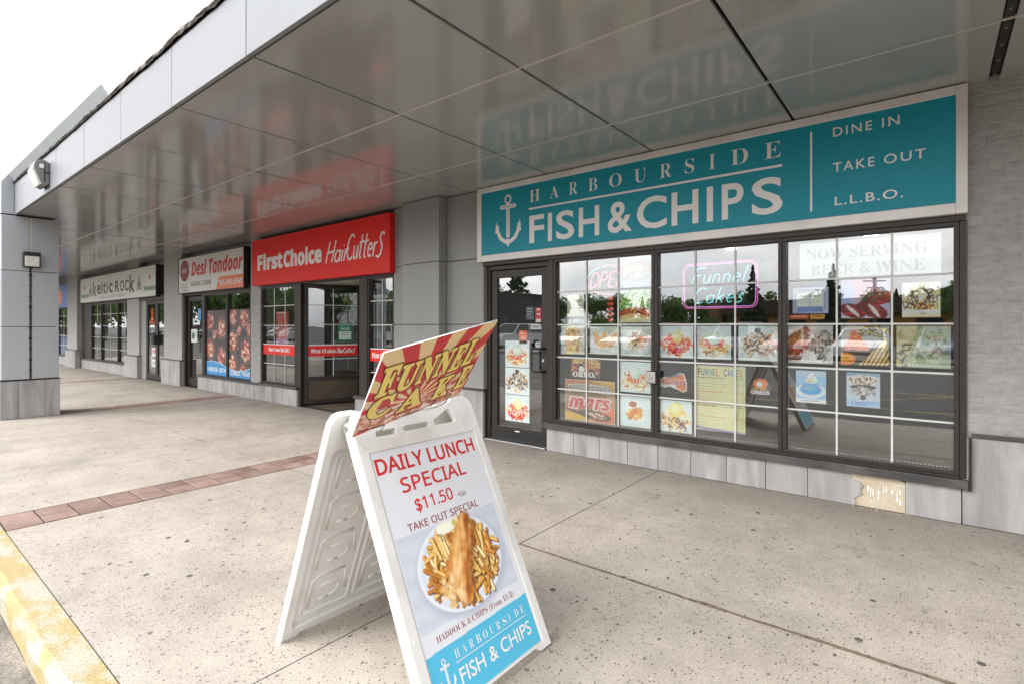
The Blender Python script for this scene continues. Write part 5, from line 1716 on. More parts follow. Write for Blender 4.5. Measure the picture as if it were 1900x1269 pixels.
# dotted light strings along the window edges
for k, (xa, xb) in enumerate(((-3.35, -2.205), (-2.135, -1.045), (-.975, .12))):
    s_ = MB()
    n = 46
    for i in range(n):
        x = xa + (xb - xa) * i / n
        s_.box(x, x + .009, YW + .055, YW + .062, .385, .391)
    for i in range(60):
        z = .4 + 1.7 * i / 60
        s_.box(xa, xa + .006, YW + .055, YW + .062, z, z + .012)
    tag(s_.build('light_string', 'lamp_lens', origin=((xa + xb) / 2, YW + .06, .385)), ['unlit string of tiny lights edging the first window', 'unlit string of tiny lights edging the middle window', 'unlit string of tiny lights edging the right-hand window'][k], 'light string', 'light strings edging the windows')
# neon signs, hanging inside
YN = 5.30
ne = thing('neon_sign', (-2.85, YN, 1.95), 'oval neon open sign with red letters in the first window', 'neon sign')
tube_text('OPEN', 'neon_pink', ne, (-3.07, YN, 1.865), X_, Z_, .44, .17, .0075, shear=.3)
for a0, a1, mt in ((20, 110, 'neon_violet'), (110, 200, 'neon_cyan'), (200, 290, 'neon_pink'), (290, 380, 'neon_green')):
    MB().tube([(x, YN, z) for x, z in arc(-2.84, 1.945, .28, .16, a0 + 3, a1 - 3, 12)], .006, 6).build('neon_border', mt, ne, smooth=True)
nf = thing('neon_sign', (-1.63, YN, 1.8), 'cyan neon funnel cakes sign inside a pink rounded neon border', 'neon sign')
tube_text('Funnel', 'neon_cyan', nf, (-1.90, YN, 1.855), X_, Z_, .54, .15, .006, shear=.3)
tube_text('Cakes', 'neon_cyan', nf, (-1.87, YN, 1.655), X_, Z_, .47, .15, .006, shear=.3)
rr_ = []
for cx_, cz_, a0 in ((-1.34, 1.99, 0), (-1.93, 1.99, 90), (-1.93, 1.665, 180), (-1.34, 1.665, 270)):
    rr_ += arc(cx_, cz_, .06, .06, a0, a0 + 90, 5)
MB().tube([(x, YN, z) for x, z in rr_], .006, 6, closed=True).build('neon_border', 'neon_magenta', nf, smooth=True)
MB().tube([(x * .955 - 1.635 * .045, YN, z * .94 + 1.83 * .06) for x, z in rr_], .004, 6, closed=True).build('neon_border', 'neon_violet', nf, smooth=True)
# hanging red letter boards behind the first window
for k, x in enumerate((-2.86, -2.70)):
    lb = MB()
    for i in range(5):
        lb.box(x, x + .07, 5.32, 5.325, 1.48 + i * .06, 1.515 + i * .06)
    tag(lb.build('letter_board', 'led_red', origin=(x, 5.32, 1.46)), ['dim red vertical letter board left below the oval neon', 'dim red vertical letter board right below the oval neon'][k], 'letter board', 'red letter boards below the neon')

# ---- salon bands and notices
for (x0, x1, nm) in ((-10.24, -9.03, 'long red band with white salon name across the left salon window'), (-6.83, -6.255, 'short red band with part of the salon name across the right salon window')):
    b_ = thing('window_band', ((x0 + x1) / 2, YW + .03, .9), nm, 'window band')
    MB().box(x0, x1, YW + .028, YW + .031, .895, 1.085).build('band', 'sign_red', b_)
    MB().box(x0, x1, YW + .026, YW + .0275, 1.078, 1.092).build('band_edge', 'vinyl_white', b_)
    wd_ = x1 - x0
    if wd_ > 1:
        text(bsans('First Choice'), 'vinyl_white', b_, (x0 + .22, YW + .0278, .955), X_, Z_, .42, .07, off=.03, lift=.001)
        ribbon_text('HairCutterS', 'vinyl_white', b_, (x0 + .66, YW + .0278, .95), X_, Z_, .34, .095, .012, lift=.001)
    else:
        text(bsans('First Choice'), 'vinyl_white', b_, (x0 + .05, YW + .0278, .945), X_, Z_, .46, .08, off=.03, lift=.001)
b_ = thing('window_band', (SP0.x, SP0.y, .9), 'red band with white salon name across the slanting doorway glass', 'window band')
o_ = SP0 + sd * .05 + sn * .018
k = MB(); k.bar(o_ + Z_ * .985, o_ + sd * (sL - .1) + Z_ * .985, .003, .19); k.build('band', 'sign_red', b_)
k = MB(); k.bar(o_ + sn * .003 + Z_ * 1.085, o_ + sn * .003 + sd * (sL - .1) + Z_ * 1.085, .003, .014); k.build('band_edge', 'vinyl_white', b_)
text(bsans('First Choice'), 'vinyl_white', b_, o_ + sn * .003 + sd * .06 + Z_ * .945, sd, Z_, .42, .08, off=.03, lift=.001)
ribbon_text('HairCutterS', 'vinyl_white', b_, o_ + sn * .003 + sd * .50 + Z_ * .94, sd, Z_, .33, .10, .012, lift=.001)
c = Cv(30, 34, (20, 130, 96)); c.rect(.1, .42, .9, .9, (222, 232, 226)); c.rect(.1, .05, .9, .09, (180, 220, 205)); c.rect(.2, .5, .8, .54, (150, 160, 155)); c.rect(.2, .62, .7, .65, (150, 160, 155))
ps = print_sheet('notice', c, o_ + sd * .52 + Z_ * 1.16, sd, Z_, .26, .30, .002)
tag(ps, 'green pass notice with a white form on the slanting doorway glass', 'notice')
text('PASS', 'vinyl_white', ps, o_ + sn * .003 + sd * .57 + Z_ * 1.355, sd, Z_, .16, .05, off=.02)
c = Cv(24, 60, (205, 45, 40))
for i in range(14): c.rect(.15, .08 + i * .05, g.uniform(.5, .9), .095 + i * .05, (240, 190, 180))
c.rect(.0, .72, 1, .95, (214, 180, 214)); c.rect(.2, .78, .8, .86, (170, 70, 150)); c.rect(.1, .02, .8, .05, (250, 235, 230))
poster(-9.80, -9.35, 1.0, 1.70, 'tall red price poster in the left salon window', c, YW + .06)
gb = thing('sign_reflection', (-9.3, 6.6, 1.7), 'green sign with yellow letters, standing in for a reflection in the salon glass', 'sign')  # solid panel added in place of a distant sign's reflection in the window
MB().box(-9.95, -9.05, 6.6, 6.64, 1.75, 2.25).build('panel', 'vinyl_green', gb)
text(bsans('AVAL'), 'vinyl_yellow', gb, (-9.90, 6.598, 1.9), X_, Z_, .80, .22, off=.03)

# ---- tandoor graphic
c = Cv(150, 105, (74, 62, 66))
g = random.Random(21)
for (bx, by, br) in ((.09, .17, .1), (.36, .28, .115), (.62, .12, .09), (.84, .14, .1), (.98, .3, .09), (.1, .6, .11), (.36, .7, .10), (.62, .47, .11), (.88, .6, .12), (.6, .80, .1), (.83, .9, .09), (.2, .38, .05), (.74, .32, .045)):
    c.ell(bx, by, br, br * 1.55, (128, 128, 134)); c.ell(bx, by, br * .92, br * 1.42, (50, 44, 48)); c.ell(bx, by, br * .84, br * 1.3, (140, 66, 60))
    for i in range(40):
        a = g.uniform(0, 6.28); r = br * .72 * math.sqrt(g.random())
        c.ell(bx + r * math.cos(a), by + 1.5 * r * math.sin(a), g.uniform(.012, .024), g.uniform(.014, .03), g.choice([(214, 130, 116), (176, 80, 72), (222, 168, 142), (126, 56, 52), (232, 212, 184), (205, 150, 150)]), g.uniform(0, 3))
for i in range(50): c.ell(g.random(), g.random() * .8, .008, .012, g.choice([(180, 60, 40), (90, 120, 60), (200, 180, 150)]))
c.poly([(0, .80), (.15, .775), (.32, .80), (.5, .86), (.7, .90), (.86, .88), (1, .82), (1, 1), (0, 1)], (150, 205, 235))
c.poly([(0, .815), (.15, .79), (.32, .815), (.5, .875), (.7, .915), (.86, .895), (1, .84), (1, 1), (0, 1)], (52, 140, 200))
c.grain(.04, 3)
wg = print_sheet('window_graphic', c, (-12.9, YW + .034, .36), X_, Z_, 2.17, 1.42, .002)
tag(wg, 'printed film of curry bowls with a blue wave and white words on the tandoor window', 'window graphic')
text('TANDOORI - BIRYANI', 'vinyl_white', wg, (-12.86, YW + .032, .43), X_, Z_, 1.02, .10, off=.015, lift=.001)
text('COMBOS - WRAPS', 'vinyl_white', wg, (-11.72, YW + .032, .405), X_, Z_, .95, .10, off=.015, lift=.001)
c = Cv(30, 36, (225, 230, 226)); c.ell(.35, .5, .2, .26, (30, 90, 70)); c.rect(.6, .3, .9, .35, (90, 100, 95)); c.rect(.6, .5, .9, .55, (90, 100, 95))
poster(-13.85, -13.50, 1.05, 1.36, 'white notice with a dark round mark on the tandoor door', c, 5.066, 'notice', 'notice')
c = Cv(14, 40, (70, 140, 200)); c.rect(.2, .2, .8, .4, (150, 190, 225))
poster(-13.46, -13.28, 1.56, 1.84, 'narrow blue sticker high on the tandoor door', c, 5.066, 'sticker', 'sticker')
c = Cv(20, 40, (222, 226, 226)); c.rect(.1, .1, .9, .3, (200, 150, 160)); c.rect(.1, .45, .9, .6, (120, 130, 140)); c.rect(.1, .7, .9, .9, (180, 190, 190))
poster(-16.44, -16.14, .36, .86, 'white paper notice low on the left pub door', c, 5.044, 'notice', 'notice')
kd = MB()
for a0 in (90, 210, 330):
    lobe = [(.09 * math.cos(R(a0)) + .10 * math.cos(R(a0)) * math.cos(R(t_)) - .055 * math.sin(R(a0)) * math.sin(R(t_)), .12 * math.sin(R(a0)) + .17 * math.sin(R(a0)) * math.cos(R(t_)) + .055 * math.cos(R(a0)) * math.sin(R(t_))) for t_ in range(0, 361, 20)]
    kd.tube([(-16.38 + x, 5.04, 1.62 + z) for x, z in lobe], .011, 5)
tag(kd.build('knot_decal', 'vinyl_orange', origin=(-16.38, 5.04, 1.6)), 'orange celtic knot decal on the left pub door', 'decal')
#PART4
# ================================================================== sandwich board


def plate(name, mat, parent, outer, holes, th, o, u, v, n, bev=.003):
    """outline with holes, extruded th along n from the plane o,u,v"""
    c = bpy.data.curves.new('outline', 'CURVE')
    c.dimensions = '2D'
    c.fill_mode = 'BOTH'
    c.extrude = th / 2 - bev
    c.bevel_depth = bev
    c.offset = -bev
    c.bevel_resolution = 1
    for pts in [outer] + holes:
        s = c.splines.new('POLY')
        s.points.add(len(pts) - 1)
        for p, (x, y) in zip(s.points, pts): p.co = (x, y, 0, 1)
        s.use_cyclic_u = True
    ob = bpy.data.objects.new('outline_source', c)
    COL.objects.link(ob)
    me = bpy.data.meshes.new_from_object(ob.evaluated_get(bpy.context.evaluated_depsgraph_get()))
    bpy.data.objects.remove(ob)
    o, u, v, n = map(Vector, (o, u, v, n))
    og = org(parent)
    for vt in me.vertices:
        p = vt.co
        vt.co = o + u * p.x + v * p.y + n * (p.z + th / 2) - og
    me.materials.clear(); me.materials.append(M[mat])
    me.polygons.foreach_set('use_smooth', [False] * len(me.polygons))
    r = bpy.data.objects.new(name, me)
    COL.objects.link(r); r.parent = parent
    ORG[r.name] = og
    return r


def rnd_rect(x0, y0, x1, y1, r, n=4):
    return arc(x1 - r, y1 - r, r, r, 0, 90, n) + arc(x0 + r, y1 - r, r, r, 90, 180, n) + arc(x0 + r, y0 + r, r, r, 180, 270, n) + arc(x1 - r, y0 + r, r, r, 270, 360, n)


sb = thing('sandwich_board', (-1.85, 1.58, 0), 'white plastic A-frame board advertising the daily lunch special, standing on the walkway', 'sandwich board')
FO = Vector((-1.359, 1.25, 0))
FU = (Vector((-1.354, 1.955, 0)) - FO).normalized()
FV = (Vector((-1.87, 1.254, 1.068)) - FO).normalized()
FN = FU.cross(FV).normalized()
FV = FN.cross(FU).normalized()
PW = .705
TOP = [(.705, 1.10), (.703, 1.14), (.69, 1.17), (.665, 1.184), (.60, 1.184), (.575, 1.178), (.555, 1.165), (.51, 1.15), (.46, 1.142), (.38, 1.14), (.325, 1.14), (.255, 1.142), (.195, 1.155), (.15, 1.167), (.13, 1.178), (.105, 1.184), (.04, 1.184), (.015, 1.17), (.002, 1.14), (0, 1.10)]
OUT = [(0, 0), (.075, 0), (.10, .022), (.605, .022), (.63, 0), (.705, 0)] + TOP
H1 = [(.25, 1.066), (.39, 1.066), (.395, 1.084), (.38, 1.090), (.265, 1.090), (.245, 1.084)]
H2 = [(.43, 1.068), (.556, 1.066), (.566, 1.074), (.545, 1.130), (.532, 1.134), (.515, 1.126), (.43, 1.092)]
H3 = [(.10, 1.064), (.20, 1.064), (.206, 1.088), (.104, 1.088)]
fp = plate('front_panel', 'white_plastic', sb, OUT, [H1, H2, H3], .016, FO, FU, FV, FN)
RIM = [(.045, .03), (.66, .03), (.66, 1.005), (.045, 1.005)]
plate('front_rim', 'white_plastic', sb, OUT, [RIM, H1, H2, H3], .007, FO + FN * .0162, FU, FV, FN, .002)
# folded side flanges behind the panel
for (a, b) in (((.006, .01), (.006, 1.15)), ((.699, .01), (.699, 1.15))):
    m_ = MB(); m_.bar(FO + FU * a[0] + FV * a[1] - FN * .017, FO + FU * b[0] + FV * b[1] - FN * .017, .012, .034, up=FN); m_.build('side_flange', 'white_plastic', fp, bevel=.002)
# little mould bosses
m_ = MB()
for (x, y) in ((.022, 1.03), (.683, 1.03), (.022, .8), (.683, .55), (.022, .3), (.683, .3)):
    m_.tube([FO + FU * x + FV * y + FN * .0232, FO + FU * x + FV * y + FN * .0255], .006, 8)
m_.box(0, 0, 0, 0, 0, 0) if False else None
m_.build('boss', 'white_plastic', fp)
# back panel, seen from its ribbed inside
BO = Vector((-2.318, 1.201, 0))
BU = FU
BV = (Vector((-1.895, 1.245, 1.068)) - BO)
BV = (BV - BU * BV.dot(BU)).normalized()
BN = BU.cross(BV).normalized()          # faces +X, the inside
if BN.x < 0: BN = -BN
bp_ = plate('back_panel', 'white_plastic', sb, [(x, y * .975) for x, y in OUT], [[(x, y * .975) for x, y in h] for h in (H1, H2, H3)], .014, BO - BN * .014, BU, BV, BN)
plate('back_rim', 'white_plastic', sb, [(x, y * .975) for x, y in OUT], [rnd_rect(.045, .06, .66, .99, .03)], .022, BO + BN * .0002, BU, BV, BN, .004)
rb = MB()
BP = lambda x, y, h=0.0: BO + BU * x + BV * y + BN * h


def rib(pts, r=.007, closed=False):
    rb.tube([BP(x, y, -.007) for x, y in pts], r * 2.0, 8, closed=closed)


rib(rnd_rect(.085, .095, .335, .95, .02), .007, True)
rib(rnd_rect(.37, .095, .62, .95, .02), .007, True)
for cx_ in (.085, .37):
    for k in range(4):
        y0 = .11 + k * .215
        rib([(cx_ + .03, y0 + .02), (cx_ + .03, y0 + .17), (cx_ + .06, y0 + .19), (cx_ + .19, y0 + .19)], .006)
        rib(arc(cx_ + .13, y0 + .085, .055, .04, -80, 90, 8) + [(cx_ + .08, y0 + .125)], .006)
        rib([(cx_ + .08, y0 + .045), (cx_ + .13, y0 + .045)], .006)
        rib([(cx_ + .20, y0 + .17), (cx_ + .225, y0 + .05)], .005)
rb.build('moulded_rib', 'white_plastic', bp_, smooth=True)
for (a, b) in (((.006, .01), (.006, 1.12)), ((.699, .01), (.699, 1.12))):
    m_ = MB(); m_.bar(BP(a[0], a[1], .011), BP(b[0], b[1], .011), .012, .03, up=BN); m_.build('side_flange', 'white_plastic', bp_, bevel=.002)
for s_ in (.02, .685):
    m_ = MB()
    p0 = FO + FU * (s_ - .02) + FV * 1.13 - FN * .02; p1 = FO + FU * (s_ + .02) + FV * 1.13 - FN * .02
    m_.tube([p0, p1], .019, 12)
    m_.build('hinge', 'white_plastic', sb, bevel=.002)
    m_ = MB(); m_.tube([p0 - FU * .004, p0 - FU * .0005], .008, 8); m_.tube([p1 + FU * .0005, p1 + FU * .004], .008, 8); m_.build('hinge_bolt', 'steel', sb)
for k, (x, y) in enumerate(((.004, .78), (.701, .52))):
    m_ = MB(); m_.bar(FO + FU * x + FV * (y - .02) + FN * .0, FO + FU * x + FV * (y + .02) + FN * .0, .02, .012, up=FN); m_.build('latch', 'white_plastic', fp)

# printed insert
g = random.Random(5)
PO = FO + FN * .0165
ins = Cv(210, 336, (222, 225, 230))
ins.grain(.004, 4)
W_, Hh_ = .60, .965      # sheet size; bottom-left at (.052,.035)


def ix(x): return (x - .052) / W_
def iy(y): return 1 - (y - .035) / Hh_


ins.rect(ix(.06), iy(.655), ix(.633), iy(.30), (206, 211, 222))
# table linen with soft folds
for i in range(9):
    yy = iy(.655) + (iy(.30) - iy(.655)) * i / 9
    ins.poly([(ix(.06), yy), (ix(.633), yy + .03), (ix(.633), yy + .05), (ix(.06), yy + .022)], (214, 218, 228) if i % 2 else (196, 202, 216), .35)
ins.rect(0, iy(.655) - .1, 1, iy(.655), (222, 225, 230)); ins.rect(0, iy(.30), 1, 1, (222, 225, 230))
ins.rect(0, 0, ix(.06), 1, (222, 225, 230)); ins.rect(ix(.633), 0, 1, 1, (222, 225, 230))
pcx, pcy = ix(.352), iy(.478)
ins.ell(pcx + .012, pcy + .015, .405, .190, (176, 182, 198), soft=9)
ins.ell(pcx, pcy, .392, .187, (232, 235, 242), soft=1.5)
ins.ell(pcx, pcy, .355, .168, (205, 211, 224), soft=5)
ins.ell(pcx, pcy, .335, .158, (226, 229, 238), soft=5)
fries = [(236, 190, 104), (216, 158, 68), (244, 212, 140), (190, 122, 46), (222, 140, 58), (248, 226, 166), (236, 200, 124)]
ins.ell(pcx + .01, pcy + .005, .27, .125, (150, 92, 36), soft=3)
for i in range(270):
    a = g.uniform(0, 6.283); r = math.sqrt(g.random())
    x, y = pcx + .015 + .315 * r * math.cos(a), pcy + .142 * r * math.sin(a)
    th = g.uniform(0, 3.14) if g.random() < .4 else g.gauss(1.35, .5)
    ln = g.uniform(.045, .085)
    dx, dy = ln * math.cos(th), ln * math.sin(th) * .62
    cc = g.choice(fries)
    ins.line([(x - dx + .005, y - dy + .004), (x + dx + .005, y + dy + .004)], .030, (96, 50, 18), soft=1.5, a=.75)
    ins.line([(x - dx, y - dy), (x + dx, y + dy)], .023, cc, soft=1.0)
    ins.line([(x - dx - .004, y - dy - .002), (x + dx - .004, y + dy - .002)], .007, tuple(min(255, q_ + 28) for q_ in cc), soft=1.5, a=.7)
# battered fillet: chain of ellipses from the narrow top right to the broad bottom
sp = [(.428, .640, .026), (.420, .622, .042), (.405, .60, .062), (.392, .575, .072), (.376, .545, .080), (.358, .515, .084), (.340, .485, .086), (.326, .455, .084), (.318, .425, .078), (.314, .395, .068), (.318, .368, .052), (.33, .345, .034)]
for x, y, r in sp:
    ins.ell(ix(x) + .02, iy(y) + .007, r / W_ * .84, .027, (84, 42, 14), soft=4, a=.6)
for x, y, r in sp:
    ins.ell(ix(x), iy(y), r / W_ * .80, .027, (218, 150, 76), soft=1.2)
for i in range(170):
    k = g.uniform(0, len(sp) - 1.01); a, b = sp[int(k)], sp[int(k) + 1]; f = k - int(k)
    x, y, r = [a[j] + (b[j] - a[j]) * f for j in range(3)]
    t_ = g.uniform(-.8, .8)
    cc = g.choice([(222, 158, 84), (236, 184, 116), (188, 108, 44), (166, 88, 34), (246, 208, 150), (214, 142, 66)])
    ins.ell(ix(x + t_ * r * .85), iy(y), g.uniform(.014, .034), g.uniform(.006, .013), cc, g.uniform(-1.2, 1.2), soft=4, a=.38)
for i in range(40):
    k = g.uniform(0, len(sp) - 1.2); a, b = sp[int(k)], sp[int(k) + 1]; f = k - int(k)
    x, y, r = [a[j] + (b[j] - a[j]) * f for j in range(3)]
    t_ = g.uniform(-.55, .15)
    ins.ell(ix(x + r * t_), iy(y), g.uniform(.02, .05), g.uniform(.003, .007), (252, 216, 156), -1.15, soft=3, a=.45)
for i in range(30):
    k = g.uniform(0, len(sp) - 1.2); a, b = sp[int(k)], sp[int(k) + 1]; f = k - int(k)
    x, y, r = [a[j] + (b[j] - a[j]) * f for j in range(3)]
    ins.ell(ix(x + r * g.uniform(.35, .8)), iy(y), g.uniform(.02, .04), g.uniform(.004, .009), (150, 78, 26), -1.15, soft=3, a=.5)
for i in range(26):        # pale batter crumbs at the lower left
    ins.ell(ix(.265 + g.uniform(-.055, .05)), iy(.40 + g.uniform(-.065, .05)), g.uniform(.015, .035), g.uniform(.006, .012), g.choice([(248, 222, 178), (240, 204, 148), (230, 184, 118)]), g.uniform(0, 3), soft=2, a=.75)
ins.ell(ix(.315), iy(.628), .09, .024, (236, 234, 206)); ins.ell(ix(.315), iy(.628), .075, .019, (246, 246, 226), soft=3); ins.ell(ix(.37), iy(.635), .02, .016, (200, 196, 110), soft=2)
ins.poly([(ix(.035), iy(.228)), (ix(.052 + W_), iy(.238)), (1, 1), (0, 1)], (84, 186, 220))
ip = print_sheet('printed_insert', ins, PO + FU * .052 + FV * .035, FU, FV, W_, Hh_, .002, sb)
T0 = PO + FN * .002


def ft(body, mt, x0, x1, y0, y1, **k):
    k.setdefault('lift', .0012)
    return text(body, mt, ip, T0 + FU * x0 + FV * y0, FU, FV, x1 - x0, y1 - y0, **k)


ft(sans('DAILY LUNCH'), 'vinyl_red', .06, .63, .908, .975, off=.022)
ft(sans('SPECIAL'), 'vinyl_red', .155, .53, .815, .878, off=.014)
ft(sans('$11.50'), 'vinyl_red', .197, .41, .722, .782, off=.012)
ft(sans('+tax'), 'vinyl_darkred', .437, .49, .728, .750, res=2)
ft(sans('TAKE OUT SPECIAL'), 'vinyl_darkred', .131, .54, .663, .694, off=.008)
ft(serif('HADDOCK & CHIPS (From 11-3)'), 'vinyl_darkred', .12, .575, .246, .277, off=-.012, res=2)
for i, ch in enumerate('HARBOURSIDE'):
    ft(serif(ch), 'vinyl_white', .182 + i * .0405, .182 + i * .0405 + (.010 if ch == 'I' else .024), .172, .203, off=-.014, res=2)
MB().prism([(.178, .158), (.612, .158), (.612, .1605), (.178, .1605)], T0 + FN * .0006, FU, FV, FN * .0004).build('rule', 'vinyl_white', ip)
ft('FISH & CHIPS', 'vinyl_white', .18, .615, .083, .137, off=.008)
anchor(ip, T0 + FU * .085 + FV * .075, FU, FV, .075, .125, 'vinyl_white', 'vinyl_sky', .0012)

# funnel cake placard wedged into the carry handle
KS = .952
eye = Vector((0, 0, EYE))
ko = eye + (Vector((-1.888, 1.296, .97)) - eye) * KS
ku = (Vector((-1.851, 1.89, 1.092)) - Vector((-1.888, 1.296, .97))).normalized()
kv = (Vector((-1.554, 1.201, 1.334)) - Vector((-1.888, 1.296, .97)))
kv = (kv - ku * kv.dot(ku)).normalized()
kn_ = ku.cross(kv)
kw, kh = .6075 * KS, .503 * KS
c = Cv(170, 140, (236, 205, 150))
cx0, cy0 = .46, .78
for i in range(18):
    a0, a1 = 2 * math.pi * i / 18 + .05, 2 * math.pi * (i + .5) / 18 + .05
    c.poly([(cx0, cy0), (cx0 + 2 * math.cos(a0), cy0 - 2 * math.sin(a0) / 1.0), (cx0 + 2 * math.cos(a1), cy0 - 2 * math.sin(a1))], (206, 34, 44))
g = random.Random(11)
for i in range(420):        # the cake itself, along the foot of the card
    x = g.random(); y = g.gauss(.93 - .25 * abs(x - .45) ** 1.2 * (x < .45) - (.0 if x < .45 else .15 * (x - .45)), .07)
    if y < .52: continue
    b = g.uniform(0, 6.28)
    c.line([(x, y), (x + .04 * math.cos(b), y + .03 * math.sin(b)), (x + .07 * math.cos(b + .8), y + .05 * math.sin(b + .8))], g.uniform(.010, .022), g.choice([(226, 170, 140), (200, 130, 96), (240, 206, 186), (176, 96, 66), (248, 232, 222)]), a=.85)
for i in range(60):
    c.ell(g.uniform(0, .35), g.uniform(.55, .8), .02, .015, g.choice([(244, 232, 226), (230, 190, 170)]), soft=3, a=.7)
card = print_sheet('advertising_placard', c, ko, ku, kv, kw, kh, .006)
tag(card, 'tilted red and cream funnel cake placard stuck into the top of the white A-frame board', 'placard')
fx, fy = kw / .6075, kh / .503
KT = ko + kn_ * .0065
FL = [('F', .035, .118, .232, .41), ('U', .128, .228, .222, .392), ('N', .236, .322, .228, .398), ('N', .328, .412, .234, .404), ('E', .418, .486, .240, .41), ('L', .492, .556, .250, .42)]
CL = [('C', .03, .155, .085, .222), ('A', .195, .335, .060, .200), ('K', .392, .492, .058, .205), ('E', .528, .598, .072, .232)]
for li, (mt, of, dx, dy) in enumerate((('vinyl_outline', .06, .010, -.014), ('vinyl_red', .055, .006, -.009), ('vinyl_outline', .045, 0, 0), ('vinyl_yellow', .03, 0, 0))):
    mb = MB()
    gpad = (.007, .007, .0045, 0)[li]
    for (ch, a, b, y0, y1) in FL + CL:
        text(serif(ch), None, None, KT + ku * ((a + dx - gpad) * fx) + kv * ((y0 + dy - gpad) * fy), ku, kv, (b - a + 2 * gpad) * fx, (y1 - y0 + 2 * gpad) * fy, off=of, lift=.0006 + li * .0006, mb=mb)
    mb.build('lettering', mt, card)
for k, pts in enumerate((((.02, .03), (.16, .0), (.15, -.035)), ((.25, .015), (.42, -.005), (.44, .05), (.46, .11)), ((.50, .03), (.53, .05), (.52, -.02)))):
    m_ = MB(); m_.tube([ko + kn_ * .009 + ku * x * fx + kv * y * fy for x, y in pts], .0016, 5); m_.build('tie_wire', 'black_metal', card)

# ================================================================== what the windows reflect


def car(kind, paint):
    """returns a list of (name, mesh) in local space: x across, y along, front at -y"""
    hw = .90
    if kind == 'sedan':
        low = [(-2.3, .35), (-2.34, .62), (-2.2, .78), (-1.2, .95), (-.9, .98), (1.5, 1.0), (2.2, .98), (2.32, .75), (2.3, .35)]
        top = [(-.95, .97), (-.15, 1.42), (.85, 1.45), (1.65, 1.0)]
    elif kind == 'suv':
        low = [(-2.25, .40), (-2.3, .75), (-2.15, .98), (-1.2, 1.08), (-.9, 1.1), (2.0, 1.12), (2.28, 1.05), (2.3, .42)]
        top = [(-1.0, 1.09), (-.35, 1.68), (1.9, 1.70), (2.2, 1.1)]
    else:
        low = [(-2.0, .35), (-2.05, .65), (-1.9, .85), (-1.1, .98), (-.8, 1.0), (1.7, 1.02), (1.95, .95), (2.0, .38)]
        top = [(-.85, .99), (-.05, 1.46), (1.2, 1.48), (1.9, 1.0)]
    body = MB()
    n = len(low)
    secs = [(-hw + .05, .94), (-hw, 1.0), (hw, 1.0), (hw - .05, .94)]
    vs = []
    for sx, k in secs:
        vs += [(sx, y * (k if False else 1), .35 + (z - .35) * k) for y, z in low]
    fs = [tuple(range(n))[::-1], tuple(range(3 * n, 4 * n))]
    for i in range(3):
        for j in range(n):
            j2 = (j + 1) % n
            fs.append((i * n + j, i * n + j2, (i + 1) * n + j2, (i + 1) * n + j))
    body.add(vs, fs)
    tz = top[1][1]
    cab = MB()
    (a0, z0), (a1, z1), (a2, z2), (a3, z3) = top
    for (x0, x1) in ((hw - .06, hw - .22),):
        vs = [(-x0, a0, z0), (x0, a0, z0), (x0, a3, z3), (-x0, a3, z3), (-x1, a1, z1), (x1, a1, z1), (x1, a2, z2), (-x1, a2, z2)]
        cab.add(vs, [(0, 1, 5, 4), (1, 2, 6, 5), (2, 3, 7, 6), (3, 0, 4, 7), (4, 5, 6, 7), (0, 3, 2, 1)])
    roof = MB()
    x1 = hw - .2
    roof.box(-x1, x1, a1 + .02, a2 - .02, z1 - .01, z2 + .035)
    for sx in (-1, 1):
        roof.bar((sx * (hw - .07), a0 + .02, z0), (sx * (hw - .21), a1, z1 + .01), .07, .05)
        roof.bar((sx * (hw - .07), a3 - .02, z3), (sx * (hw - .21), a2, z2 + .01), .09, .06)
        roof.bar((sx * (hw - .055), (a0 + a3) / 2 + .1, z0), (sx * (hw - .20), (a1 + a2) / 2, z1 + .01), .08, .05)
    out = [('body', body, 'car_paint_' + paint, .04), ('cabin_window', cab, 'car_glass', 0), ('roof', roof, 'car_paint_' + paint, .02)]
    for sx in (-1, 1):
        for yy in (-1.42, 1.38):
            w_ = MB(); w_.tube([(sx * (hw - .2), yy, .33), (sx * (hw + .01), yy, .33)], .33, 16); out.append(('wheel', w_, 'tyre', 0))
            w_ = MB(); w_.tube([(sx * (hw + .011), yy, .33), (sx * (hw + .02), yy, .33)], .2, 12); out.append(('rim', w_, 'steel', 0))
        hl = MB(); hl.box(sx * .58 - .2, sx * .58 + .2, low[1][0] - .01, low[1][0] + .15, .62, .76); out.append(('headlight', hl, 'headlight', .02))
        tl = MB(); tl.box(sx * .65 - .18, sx * .65 + .18, low[-1][0] - .1, low[-1][0] + .03, .72, .86); out.append(('tail_light', tl, 'tail_light', .02))
    gr = MB(); gr.box(-.45, .45, low[0][0] - .03, low[0][0] + .1, .42, .58); out.append(('grille', gr, 'black_metal', .01))
    return out


PROTO = {}


def ordn(n):
    return '%d%s' % (n, {1: 'st', 2: 'nd', 3: 'rd'}.get(n % 10 if n % 100 not in (11, 12, 13) else 0, 'th'))


